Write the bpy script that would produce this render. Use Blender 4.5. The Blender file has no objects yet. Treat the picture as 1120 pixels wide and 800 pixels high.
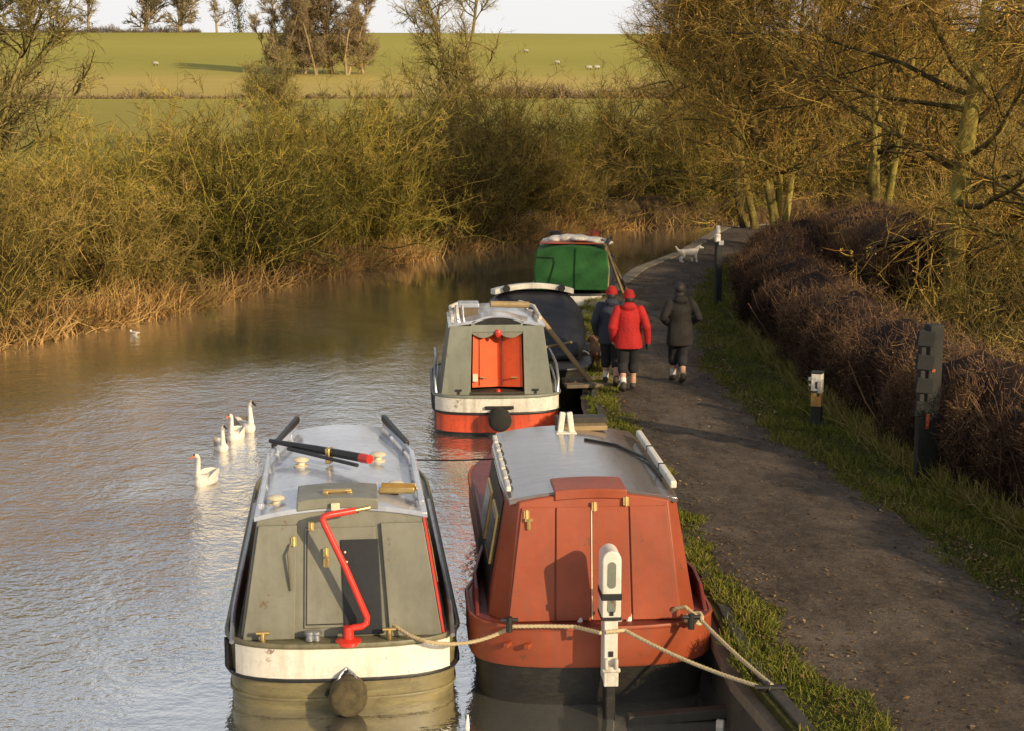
import bpy, bmesh, math, random
import numpy as np
from mathutils import Vector, Matrix, Quaternion
R = math.radians
rng = np.random.RandomState(7)
random.seed(7)
S = bpy.context.scene
col = S.collection

# ------------------------------------------------------------------ object helpers
def tag(o, label=None, cat=None, group=None, kind=None):
    if label: o['label'] = label
    if cat: o['category'] = cat
    if group: o['group'] = group
    if kind: o['kind'] = kind
    return o

def thing(name, label, cat, loc=(0, 0, 0), rz=0.0, group=None):
    o = bpy.data.objects.new(name, None)
    o.empty_display_size = .2
    col.objects.link(o)
    o.location = loc
    o.rotation_euler = (0, 0, rz)
    return tag(o, label, cat, group)

def copy_tree(o, parent=None):
    c = o.copy()
    col.objects.link(c)
    if parent is not None: c.parent = parent
    for ch in list(o.children): copy_tree(ch, c)
    return c

class MB:
    """collects verts and faces for one mesh"""
    def __init__(s): s.v = []; s.f = []
    def add(s, vs, fs):
        b = len(s.v)
        s.v += [tuple(p) for p in vs]
        s.f += [tuple(b + i for i in f) for f in fs]
        return s
    def box(s, c, d, rot=None):
        hx, hy, hz = d[0] / 2, d[1] / 2, d[2] / 2
        vs = [Vector((x, y, z)) for z in (-hz, hz) for y in (-hy, hy) for x in (-hx, hx)]
        if rot is not None:
            m = rot if isinstance(rot, Matrix) else Matrix.Rotation(rot, 3, 'Z')
            vs = [m @ p for p in vs]
        return s.add([p + Vector(c) for p in vs], [(0, 2, 3, 1), (4, 5, 7, 6), (0, 1, 5, 4), (2, 6, 7, 3), (0, 4, 6, 2), (1, 3, 7, 5)])
    def bar(s, a, b, w, t, upv=(0, 0, 1)):
        a, b = Vector(a), Vector(b); d = b - a; L = d.length; d.normalize()
        x = d.cross(Vector(upv))
        if x.length < 1e-4: x = Vector((1, 0, 0))
        x.normalize(); z = x.cross(d)
        m = Matrix((x, d, z)).transposed()
        return s.box((a + b) / 2, (w, L, t), m)
    def loft(s, rings, cap=True, closed=True):
        n = len(rings[0]); vs = [p for r in rings for p in r]; fs = []
        for i in range(len(rings) - 1):
            for j in range(n if closed else n - 1):
                k = (j + 1) % n
                fs.append((i * n + j, i * n + k, (i + 1) * n + k, (i + 1) * n + j))
        if cap:
            fs.append(tuple(reversed(range(n)))); fs.append(tuple((len(rings) - 1) * n + j for j in range(n)))
        return s.add(vs, fs)
    def tube(s, pts, r, n=8, cap=True):
        pts = [Vector(p) for p in pts]; N = len(pts)
        rs = list(r) if hasattr(r, '__len__') else [r] * N
        rings = []; x = None
        for i in range(N):
            t = (pts[min(i + 1, N - 1)] - pts[max(i - 1, 0)]).normalized()
            if x is None:
                x = t.cross(Vector((0, 0, 1)) if abs(t.z) < .9 else Vector((1, 0, 0))).normalized()
            else:
                x = (x - t * x.dot(t)).normalized()
            y = t.cross(x)
            rings.append([pts[i] + (x * math.cos(a) + y * math.sin(a)) * rs[i] for a in [2 * math.pi * k / n for k in range(n)]])
        return s.loft(rings, cap)
    def capsule(s, pts, rs, n=10):
        """tube with rounded ends"""
        pts = [Vector(p) for p in pts]
        d0 = (pts[0] - pts[1]).normalized(); d1 = (pts[-1] - pts[-2]).normalized()
        P = []; Q = []
        for a in (80, 50, 25):
            P.append(pts[0] + d0 * rs[0] * math.sin(R(a))); Q.append(rs[0] * math.cos(R(a)))
        P += pts; Q += list(rs)
        for a in (25, 50, 80):
            P.append(pts[-1] + d1 * rs[-1] * math.sin(R(a))); Q.append(rs[-1] * math.cos(R(a)))
        return s.tube(P, Q, n)
    def ball(s, c, r, n=12, m=8, rot=None):
        r = r if hasattr(r, '__len__') else (r, r, r)
        rings = []
        for i in range(1, m):
            a = math.pi * i / m - math.pi / 2
            ring = [Vector((math.cos(a) * math.cos(b) * r[0], math.cos(a) * math.sin(b) * r[1], math.sin(a) * r[2])) for b in [2 * math.pi * k / n for k in range(n)]]
            if rot is not None: ring = [rot @ p for p in ring]
            rings.append([p + Vector(c) for p in ring])
        return s.loft(rings)
    def lathe(s, c, prof, n=16, axis='Z'):
        rings = []
        for (r, h) in prof:
            ring = []
            for k in range(n):
                a = 2 * math.pi * k / n
                p = (r * math.cos(a), r * math.sin(a), h)
                if axis == 'Y': p = (r * math.cos(a), h, -r * math.sin(a))
                if axis == 'X': p = (h, r * math.cos(a), r * math.sin(a))
                ring.append(Vector(p) + Vector(c))
            rings.append(ring)
        return s.loft(rings)
    def prism(s, poly, off):
        """poly: list of 3D points, off: extrusion vector"""
        n = len(poly); off = Vector(off)
        a = [Vector(p) for p in poly]
        return s.add(a + [p + off for p in a], [tuple(reversed(range(n))), tuple(range(n, 2 * n))] + [(i, (i + 1) % n, n + (i + 1) % n, n + i) for i in range(n)])
    def build(s, name, m, parent=None, smooth=35, bevel=0, loc=None):
        me = bpy.data.meshes.new(name)
        me.from_pydata(s.v, [], s.f)
        bm = bmesh.new(); bm.from_mesh(me)
        bmesh.ops.recalc_face_normals(bm, faces=bm.faces)
        bm.to_mesh(me); bm.free()
        for mm in (m if isinstance(m, (list, tuple)) else [m]): me.materials.append(mm)
        if smooth:
            me.polygons.foreach_set('use_smooth', [True] * len(me.polygons))
            me.set_sharp_from_angle(angle=R(smooth))
        o = bpy.data.objects.new(name, me)
        col.objects.link(o)
        if parent is not None: o.parent = parent
        if loc: o.location = loc
        if bevel:
            b = o.modifiers.new('bevel', 'BEVEL'); b.width = bevel; b.segments = 2; b.limit_method = 'ANGLE'; b.angle_limit = R(40)
        return o

def organic(mb, name, m, parent=None, voxel=.012, smooth=4):
    """fuse overlapping closed shapes into one continuous skin"""
    me = bpy.data.meshes.new(name + '_raw'); me.from_pydata(mb.v, [], mb.f)
    bm = bmesh.new(); bm.from_mesh(me); bmesh.ops.recalc_face_normals(bm, faces=bm.faces); bm.to_mesh(me); bm.free()
    t = bpy.data.objects.new(name + '_raw', me); col.objects.link(t)
    md = t.modifiers.new('r', 'REMESH'); md.mode = 'VOXEL'; md.voxel_size = voxel; md.use_smooth_shade = True
    if smooth:
        sm = t.modifiers.new('s', 'SMOOTH'); sm.factor = .5; sm.iterations = smooth
    dg = bpy.context.evaluated_depsgraph_get(); dg.update()
    nm = bpy.data.meshes.new_from_object(t.evaluated_get(dg), depsgraph=dg)
    bpy.data.objects.remove(t); bpy.data.meshes.remove(me)
    nm.name = name; nm.materials.clear(); nm.materials.append(m)
    nm.polygons.foreach_set('use_smooth', [True] * len(nm.polygons))
    o = bpy.data.objects.new(name, nm); col.objects.link(o)
    if parent is not None: o.parent = parent
    return o

# ------------------------------------------------------------------ materials
def nd(nt, t, **k):
    n = nt.nodes.new(t)
    for a, b in k.items(): setattr(n, a, b)
    return n
def base_mat(name):
    m = bpy.data.materials.new(name); m.use_nodes = True
    nt = m.node_tree; nt.nodes.clear()
    out = nd(nt, 'ShaderNodeOutputMaterial'); bs = nd(nt, 'ShaderNodeBsdfPrincipled')
    nt.links.new(bs.outputs[0], out.inputs[0])
    return m, nt, bs
def ramp(nt, fac, stops):
    r = nd(nt, 'ShaderNodeValToRGB'); e = r.color_ramp.elements
    while len(e) > len(stops): e.remove(e[-1])
    while len(e) < len(stops): e.new(1)
    for i, (p, c) in enumerate(stops): e[i].position = p; e[i].color = (*c, 1)
    nt.links.new(fac, r.inputs[0]); return r.outputs[0]
def noise(nt, vec, scale, detail=5, rough=.6, sx=None):
    if sx:
        mp = nd(nt, 'ShaderNodeMapping'); mp.inputs['Scale'].default_value = sx; nt.links.new(vec, mp.inputs[0]); vec = mp.outputs[0]
    n = nd(nt, 'ShaderNodeTexNoise'); n.inputs['Scale'].default_value = scale; n.inputs['Detail'].default_value = detail; n.inputs['Roughness'].default_value = rough
    nt.links.new(vec, n.inputs['Vector']); return n.outputs['Fac']
def mixc(nt, fac, a, b):
    m = nd(nt, 'ShaderNodeMix', data_type='RGBA')
    for sock, v in ((m.inputs[0], fac), (m.inputs[6], a), (m.inputs[7], b)):
        if hasattr(v, 'links') or hasattr(v, 'is_linked'): nt.links.new(v, sock)
        elif isinstance(v, (int, float)): sock.default_value = v
        else: sock.default_value = (*v, 1)
    return m.outputs[2]
def mth(nt, op, a, b=None):
    m = nd(nt, 'ShaderNodeMath', operation=op)
    for i, v in enumerate((a, b)):
        if v is None: continue
        if isinstance(v, (int, float)): m.inputs[i].default_value = v
        else: nt.links.new(v, m.inputs[i])
    return m.outputs[0]
def paint(name, c, rough=.45, var=.25, dirt=(.05, .04, .03), dirt_amt=.35, scale=3, bump=.02, spec=.5, metal=0, coat=0, sx=None, streak=.0, rust=0.0):
    """weathered surface: broad tonal change, grime in patches, fine bump"""
    m, nt, bs = base_mat(name)
    tc = nd(nt, 'ShaderNodeTexCoord'); v = tc.outputs['Object']
    n1 = noise(nt, v, scale, 6, .65, sx); n2 = noise(nt, v, scale * 6, 6, .7, sx)
    lo = tuple(x * (1 - var) for x in c); hi = tuple(min(1, x * (1 + var)) for x in c)
    cc = ramp(nt, n1, [(.3, lo), (.7, hi)])
    dm = ramp(nt, n2, [(.5, (0, 0, 0)), (.78, (1, 1, 1))])
    if streak:
        n3 = noise(nt, v, 7, 4, .6, (1, 1, .12))
        s3 = ramp(nt, n3, [(.47, (0, 0, 0)), (.70, (1, 1, 1))])
        cc = mixc(nt, mth(nt, 'MULTIPLY', s3, streak * 1.5), cc, dirt)
    cc = mixc(nt, mth(nt, 'MULTIPLY', dm, dirt_amt), cc, dirt)
    if rust:
        n4 = noise(nt, v, 5.5, 8, .72); n5 = noise(nt, v, 60, 3, .6)
        r4 = ramp(nt, mth(nt, 'ADD', n4, mth(nt, 'MULTIPLY', n5, .12)), [(.685, (0, 0, 0)), (.73, (1, 1, 1))])
        cc = mixc(nt, mth(nt, 'MULTIPLY', r4, rust), cc, (.13, .055, .022))
        n6 = noise(nt, v, 1.1, 4, .6)
        fade = tuple(min(1, x * 1.25 + .035) for x in c)
        cc = mixc(nt, mth(nt, 'MULTIPLY', ramp(nt, n6, [(.45, (0, 0, 0)), (.7, (1, 1, 1))]), .5), cc, fade)
    nt.links.new(cc, bs.inputs['Base Color'])
    rr = nd(nt, 'ShaderNodeMapRange'); rr.inputs[3].default_value = max(0, rough - .08); rr.inputs[4].default_value = min(1, rough + .2)
    nt.links.new(n2, rr.inputs[0]); nt.links.new(rr.outputs[0], bs.inputs['Roughness'])
    bs.inputs['Metallic'].default_value = metal; bs.inputs['Specular IOR Level'].default_value = spec
    bs.inputs['Coat Weight'].default_value = coat; bs.inputs['Coat Roughness'].default_value = .08
    if bump:
        b = nd(nt, 'ShaderNodeBump'); b.inputs['Strength'].default_value = .5; b.inputs['Distance'].default_value = bump
        nt.links.new(n1 if bump > .03 else n2, b.inputs['Height']); nt.links.new(b.outputs[0], bs.inputs['Normal'])
    return m
def twig_mat(name, stops, rough=.85, jitter=.42, bark=False):
    m, nt, bs = base_mat(name)
    a = nd(nt, 'ShaderNodeAttribute', attribute_name='tint')
    oi = nd(nt, 'ShaderNodeObjectInfo')
    tc = nd(nt, 'ShaderNodeTexCoord')
    n = noise(nt, tc.outputs['Object'], .9, 3)
    f = mth(nt, 'ADD', a.outputs['Fac'], mth(nt, 'MULTIPLY', mth(nt, 'SUBTRACT', n, .5), jitter * 1.6))
    f = mth(nt, 'ADD', f, mth(nt, 'MULTIPLY', mth(nt, 'SUBTRACT', oi.outputs['Random'], .5), jitter))
    if bark:
        nb_ = noise(nt, tc.outputs['Object'], 5, 6, .7, (1, 1, .35)); nc_ = noise(nt, tc.outputs['Object'], 1.3, 4, .6)
        f = mth(nt, 'ADD', f, mth(nt, 'ADD', mth(nt, 'MULTIPLY', mth(nt, 'SUBTRACT', nb_, .5), 1.5), mth(nt, 'MULTIPLY', mth(nt, 'SUBTRACT', nc_, .55), 1.0)))
        bp = nd(nt, 'ShaderNodeBump'); bp.inputs['Strength'].default_value = .8; bp.inputs['Distance'].default_value = .04
        nt.links.new(nb_, bp.inputs['Height']); nt.links.new(bp.outputs[0], bs.inputs['Normal'])
    c = ramp(nt, f, stops)
    nt.links.new(c, bs.inputs['Base Color']); bs.inputs['Roughness'].default_value = rough; bs.inputs['Specular IOR Level'].default_value = .2
    return m

M = {}
M['olive'] = paint('olive_paint', (.195, .192, .145), .38, .16, (.09, .08, .05), .3, 2, .004, streak=.22, rust=.75)
M['olive_dark'] = paint('dark_olive_paint', (.17, .155, .09), .42, .3, (.04, .033, .015), .5, 2, .004, streak=.35, rust=.75)
M['hull_olive'] = paint('algae_hull', (.19, .16, .075), .4, .4, (.05, .04, .015), .6, 2, .006, sx=(1, 1, 4), rust=.75)
M['white'] = paint('white_paint', (.74, .70, .60), .45, .08, (.36, .28, .17), .45, 3, .003, streak=.25, rust=.75)
M['dirtywhite'] = paint('weathered_white_paint', (.72, .68, .58), .55, .12, (.25, .2, .13), .6, 4, .006, streak=.4, rust=.75)
M['red'] = paint('red_oxide_paint', (.315, .062, .02), .45, .18, (.20, .07, .04), .4, 2, .004, streak=.3, rust=.75)
M['red_dark'] = paint('maroon_paint', (.17, .03, .02), .4, .25, (.05, .02, .015), .4, 2, .004)
M['bright_red'] = paint('scarlet_paint', (.68, .035, .018), .3, .1, (.2, .02, .01), .2, 5, .002, coat=.3)
M['orange'] = paint('orange_paint', (.72, .09, .012), .42, .12, (.3, .05, .02), .3, 3, .003, streak=.2, rust=.75)
M['orange_hull'] = paint('orange_boot_top', (.62, .075, .02), .45, .25, (.12, .03, .02), .6, 3, .004, streak=.5, rust=.75)
M['grey'] = paint('sage_grey_paint', (.20, .21, .165), .45, .14, (.12, .11, .08), .35, 2, .004, streak=.25, rust=.75)
M['roof'] = paint('grey_roof_gloss', (.40, .43, .50), .06, .35, (.14, .13, .12), .35, 1.5, .010, spec=.8, coat=.6, rust=.75)
M['roof_red'] = paint('worn_roof_with_reflections', (.13, .12, .115), .07, .4, (.20, .065, .035), .9, 1.2, .010, spec=.8, coat=.6, rust=.75)  # red-brown patches paint in reflections; the rust spots are wear
M['black'] = paint('black_paint', (.018, .017, .016), .4, .4, (.06, .05, .035), .5, 3, .004)
M['hull_black'] = paint('blacked_hull', (.016, .014, .011), .45, .5, (.07, .055, .025), .5, 2, .006, sx=(1, 1, 3))
M['steel'] = paint('bare_steel', (.45, .46, .48), .3, .2, (.15, .12, .1), .4, 6, .003, metal=.8)
M['brass'] = paint('brass', (.75, .52, .2), .3, .2, (.3, .2, .08), .4, 8, .002, metal=.9)
M['cream'] = paint('cream_paint', (.72, .64, .45), .4, .15, (.35, .25, .12), .4, 5, .002)
M['dark_slab'] = paint('near_black_slab', (.012, .014, .017), .45, .2, (.025, .025, .025), .3, 3, .003)
M['rope'] = paint('sisal_rope', (.55, .44, .25), .9, .2, (.25, .18, .09), .4, 30, .004)
M['fender'] = paint('coir_fender', (.085, .066, .03), .95, .5, (.02, .017, .01), .6, 14, .02)
M['fender_black'] = paint('tarred_fender', (.02, .018, .015), .9, .4, (.06, .05, .03), .5, 14, .02)
M['wood'] = paint('weathered_timber', (.16, .12, .075), .85, .35, (.05, .04, .025), .5, 3, .01, sx=(1, 1, .15))
M['wood_dark'] = paint('wet_timber', (.05, .042, .03), .6, .4, (.11, .1, .07), .4, 3, .01)
M['pole'] = paint('varnished_pole', (.3, .21, .1), .6, .25, (.12, .09, .05), .4, 4, .004)
M['tarp'] = paint('navy_tarpaulin', (.014, .015, .021), .4, .3, (.045, .045, .05), .3, 2, .02)
M['canvas'] = paint('green_canvas', (.018, .105, .018), .75, .2, (.012, .06, .012), .35, 2.5, .02)
M['tar_post'] = paint('tarred_post', (.022, .021, .017), .75, .4, (.05, .047, .035), .5, 4, .01)
M['board'] = paint('grey_green_board', (.010, .0105, .010), .85, .35, (.02, .02, .015), .5, 4, .008)
M['ochre'] = paint('stained_ochre_paint', (.45, .25, .06), .7, .3, (.2, .1, .03), .5, 8, .006)
M['glass'] = paint('dark_glass', (.012, .014, .016), .08, .2, (.03, .03, .03), .2, 3, 0, spec=.8)
M['skin'] = paint('skin', (.50, .28, .19), .5, .08, (.4, .2, .13), .2, 6, 0)
M['hair'] = paint('dark_hair', (.02, .014, .01), .6, .3, (.04, .025, .015), .4, 20, .004)
M['jacket_red'] = paint('red_jacket', (.40, .009, .007), .75, .25, (.16, .006, .006), .4, 4, .03)
M['jacket_navy'] = paint('navy_jacket', (.022, .027, .045), .7, .2, (.012, .013, .02), .3, 4, .012)
M['jacket_olive'] = paint('olive_jacket', (.016, .0135, .0105), .8, .2, (.025, .02, .015), .3, 4, .012)
M['trouser'] = paint('black_trousers', (.016, .015, .017), .8, .2, (.03, .03, .03), .3, 5, .01)
M['sock'] = paint('pale_sock', (.68, .63, .56), .9, .1, (.4, .36, .3), .3, 10, .003)
M['shoe'] = paint('walking_shoe', (.05, .04, .033), .7, .3, (.1, .085, .065), .4, 9, .004)
M['glove'] = paint('dark_green_glove', (.012, .03, .022), .8, .2, (.02, .02, .02), .3, 9, .003)
M['swan'] = paint('white_feathers', (.74, .69, .60), .85, .08, (.5, .42, .32), .2, 8, .006)
M['swan_grey'] = paint('grey_brown_feathers', (.36, .30, .25), .85, .3, (.2, .16, .13), .5, 9, .008)
M['bill'] = paint('orange_bill', (.55, .13, .04), .5, .2, (.2, .05, .03), .2, 30, 0)
M['bill_dark'] = paint('dark_bill', (.02, .017, .016), .5, .2, (.05, .04, .04), .2, 30, 0)
M['fur_white'] = paint('cream_fur', (.72, .66, .54), .9, .12, (.4, .33, .22), .4, 12, .012)
M['fur_brown'] = paint('brown_fur', (.16, .075, .03), .9, .3, (.04, .02, .012), .5, 7, .012)
M['wool'] = paint('sheep_wool', (.48, .44, .36), .95, .1, (.35, .3, .22), .4, 6, .02)
M['sheepface'] = paint('dark_sheep_face', (.05, .04, .035), .9, .2, (.1, .09, .08), .2, 6, 0)
M['orange_bag'] = paint('orange_plastic', (.6, .2, .05), .5, .2, (.3, .1, .04), .3, 6, .008)
M['hose'] = paint('grey_hose', (.36, .37, .38), .5, .2, (.15, .15, .15), .3, 8, .002)
M['concrete'] = paint('pale_coping', (.20, .165, .115), .9, .25, (.15, .13, .08), .5, 5, .01)

# vegetation
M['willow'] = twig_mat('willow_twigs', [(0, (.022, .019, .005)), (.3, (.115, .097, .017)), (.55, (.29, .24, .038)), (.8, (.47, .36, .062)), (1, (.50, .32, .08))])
M['scrub'] = twig_mat('scrub_twigs', [(0, (.035, .025, .008)), (.35, (.18, .13, .031)), (.7, (.38, .285, .066)), (1, (.46, .28, .09))])
M['bark_moss'] = twig_mat('mossy_bark', [(0, (.05, .038, .015)), (.3, (.13, .10, .03)), (.6, (.28, .23, .05)), (1, (.42, .35, .09))], bark=True)
M['alder'] = twig_mat('alder_twigs', [(0, (.06, .036, .010)), (.35, (.22, .135, .032)), (.65, (.44, .29, .06)), (.85, (.58, .39, .085)), (1, (.42, .19, .055))])
M['distant'] = twig_mat('distant_twigs', [(0, (.14, .11, .065)), (.5, (.28, .22, .125)), (1, (.40, .32, .17))])
M['copse'] = twig_mat('copse_twigs', [(0, (.15, .11, .06)), (.5, (.32, .235, .125)), (1, (.45, .35, .17))])
M['pale'] = twig_mat('pale_yellow_twigs', [(0, (.07, .055, .02)), (.4, (.24, .19, .06)), (.75, (.42, .34, .11)), (1, (.52, .40, .16))])
M['ivy'] = twig_mat('ivy_leaves', [(0, (.02, .03, .01)), (.6, (.05, .065, .02)), (1, (.09, .09, .03))])
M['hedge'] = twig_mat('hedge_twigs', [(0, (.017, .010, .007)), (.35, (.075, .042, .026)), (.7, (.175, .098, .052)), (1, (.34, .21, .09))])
M['reed'] = twig_mat('dead_reeds', [(0, (.14, .075, .025)), (.4, (.36, .21, .07)), (.75, (.56, .36, .13)), (1, (.38, .19, .075))])
M['grass'] = twig_mat('verge_grass', [(0, (.04, .05, .006)), (.4, (.105, .122, .014)), (.75, (.18, .18, .024)), (1, (.30, .23, .08))])

# ------------------------------------------------------------------ vegetation meshes (numpy)
def unit(v): return v / (np.linalg.norm(v, axis=-1, keepdims=True) + 1e-9)
def grow(P, Dv, L, n, wob=.15, up=0.0, drift=(0, 0, 0)):
    """grow N curved shoots; returns (N, n+1, 3)"""
    N = len(P); pts = [P]; d = unit(Dv); L = np.broadcast_to(np.asarray(L, float).reshape(-1, 1), (N, 1))
    add = np.array(drift, float)
    for i in range(n):
        d = unit(d + rng.normal(0, wob, (N, 3)) + np.array([0, 0, up]) + add)
        P = P + d * L / n; pts.append(P)
    return np.stack(pts, 1)
def spawn(polys, k, tmin=.2, tmax=1., spread=.8):
    """k child origins and directions on every shoot"""
    N, n1, _ = polys.shape
    idx = np.repeat(np.arange(N), k); t = rng.uniform(tmin, tmax, len(idx)) * (n1 - 1.001)
    i = t.astype(int); fr = (t - i)[:, None]
    a = polys[idx, i]; b = polys[idx, i + 1]
    return a + (b - a) * fr, unit(unit(b - a) + rng.normal(0, spread, (len(idx), 3))), idx, t / (n1 - 1)
class Veg:
    def __init__(s): s.V = []; s.F = []; s.T = []; s.n = 0
    def _push(s, V, F, T):
        s.V.append(V.reshape(-1, 3)); s.F.append((F + s.n).reshape(-1, 4)); s.T.append(T.reshape(-1)); s.n += V.reshape(-1, 3).shape[0]
    def tubes(s, polys, r0, r1, sides=4, tint=.5, tj=.15):
        N, n1, _ = polys.shape
        r0 = np.broadcast_to(np.asarray(r0, float).reshape(-1, 1), (N, 1)); r1 = np.broadcast_to(np.asarray(r1, float).reshape(-1, 1), (N, 1))
        rad = r0 + (r1 - r0) * np.linspace(0, 1, n1)[None]
        d = unit(np.gradient(polys, axis=1))
        ref = np.where(np.abs(d[..., 2:3]) > .92, np.array([1., 0, 0]), np.array([0, 0, 1.]))
        x = unit(np.cross(d, ref)); y = np.cross(d, x)
        ang = np.arange(sides) * 2 * math.pi / sides
        V = polys[:, :, None] + (x[:, :, None] * np.cos(ang)[None, None, :, None] + y[:, :, None] * np.sin(ang)[None, None, :, None]) * rad[:, :, None, None]
        b = np.arange(N)[:, None, None] * n1 * sides + np.arange(n1 - 1)[None, :, None] * sides
        j = np.arange(sides)[None, None]; k = (j + 1) % sides
        F = np.stack([b + j, b + k, b + k + sides, b + j + sides], -1)
        tt = np.clip(tint + rng.normal(0, tj, (N, 1, 1)), 0, 1) * np.ones((1, n1, sides))
        s._push(V, F, tt)
    def ribbons(s, polys, w0, w1, tint=.5, tj=.2):
        N, n1, _ = polys.shape
        d = unit(polys[:, -1] - polys[:, 0]); sd = unit(np.cross(d, rng.normal(0, 1, (N, 3))))
        w = w0 + (w1 - w0) * np.linspace(0, 1, n1)
        V = np.stack([polys - sd[:, None] * w[None, :, None] / 2, polys + sd[:, None] * w[None, :, None] / 2], 2)
        b = np.arange(N)[:, None] * n1 * 2 + np.arange(n1 - 1)[None] * 2
        F = np.stack([b, b + 1, b + 3, b + 2], -1)
        tint = np.asarray(tint, float).reshape(-1, 1, 1)
        tt = np.clip(tint + rng.normal(0, tj, (N, 1, 1)), 0, 1) * np.ones((1, n1, 2))
        s._push(V, F, tt)
    def flecks(s, P, size, tint=.6, tj=.2):
        N = len(P); tint = np.asarray(tint, float).reshape(-1, 1); a = unit(rng.normal(0, 1, (N, 3))); b = unit(np.cross(a, rng.normal(0, 1, (N, 3))))
        sz = size * rng.uniform(.5, 1.3, (N, 1))
        V = np.stack([P - a * sz, P + b * sz * .6, P + a * sz, P - b * sz * .6], 1)
        F = np.arange(N * 4).reshape(N, 4)
        s._push(V, F, np.clip(tint + rng.normal(0, tj, (N, 1)), 0, 1) * np.ones((1, 4)))
    def mesh(s, name, m):
        V = np.concatenate(s.V); F = np.concatenate(s.F).astype(np.int32); T = np.concatenate(s.T)
        me = bpy.data.meshes.new(name)
        me.vertices.add(len(V)); me.vertices.foreach_set('co', V.astype(np.float32).ravel())
        me.loops.add(F.size); me.loops.foreach_set('vertex_index', F.ravel())
        me.polygons.add(len(F)); me.polygons.foreach_set('loop_start', np.arange(0, F.size, 4, dtype=np.int32)); me.polygons.foreach_set('loop_total', np.full(len(F), 4, np.int32))
        at = me.attributes.new('tint', 'FLOAT', 'POINT'); at.data.foreach_set('value', T.astype(np.float32))
        me.polygons.foreach_set('use_smooth', np.ones(len(F), bool))
        for mm in (m if isinstance(m, (list, tuple)) else [m]): me.materials.append(mm)
        me.update(); me.validate()
        return me
    def obj(s, name, m, parent=None):
        o = bpy.data.objects.new(name, s.mesh(name, m)); col.objects.link(o)
        if parent is not None: o.parent = parent
        return o

def shrub_meshes(seed, H=4.5, W=1.0, n=120, lean=.12, mat='willow', w=1.0):
    """many-stemmed bush: bent stems inside a rounded, uneven dome of fine twigs"""
    global rng; rng = np.random.RandomState(seed)
    st = Veg(); tw = Veg()
    a = rng.uniform(0, 2 * math.pi, n); r = np.sqrt(rng.uniform(0, 1, n)) * W
    P = np.stack([r * np.cos(a) * 1.2, r * np.sin(a), np.zeros(n) - .15], 1)
    tilt = (np.abs(rng.normal(0, .62, n))).clip(.02, 1.35); b = a + rng.normal(0, .7, n)
    D = np.stack([np.sin(tilt) * np.cos(b) + lean * .6, np.sin(tilt) * np.sin(b), np.cos(tilt) + .12], 1)
    lobes = 1 + .20 * np.sin(b * 3 + seed) + .12 * np.sin(b * 5 + tilt * 4)
    L = H * lobes * rng.uniform(.62, 1.0, n) * (1.02 - .30 * tilt)
    g = grow(P, D, L, 10, .19, .0)
    big = rng.uniform(0, 1, n) < .22
    st.tubes(g, np.where(big, .030, .017) * w, .005 * w, 4, .46, .24)
    p, d, _, t = spawn(g, 17, .12, 1, .9)
    d[:, 2] += .12
    g1 = grow(p, d, rng.uniform(.28, .85, len(p)) * (1.1 - .45 * t), 4, .26, .05)
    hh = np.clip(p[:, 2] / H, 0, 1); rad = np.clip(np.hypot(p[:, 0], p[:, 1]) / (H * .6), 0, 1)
    tn = .0 + .42 * hh ** 1.2 + .22 * rad  # twigs tinted darker low and inside, shade painted into the hollows
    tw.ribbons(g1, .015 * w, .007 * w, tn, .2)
    p, d, idx, _ = spawn(g1, 8, .1, 1, .9)
    g2 = grow(p, d, rng.uniform(.12, .38, len(p)), 2, .3, .04)
    tw.ribbons(g2, .011 * w, .006 * w, tn[idx] + .05, .25)
    sel = rng.randint(0, len(g2), 5200)
    tw.flecks(g2[sel, 2], .018, .55, .3)
    return st.mesh('stems', M[mat]), tw.mesh('twigs', M[mat])

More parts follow.
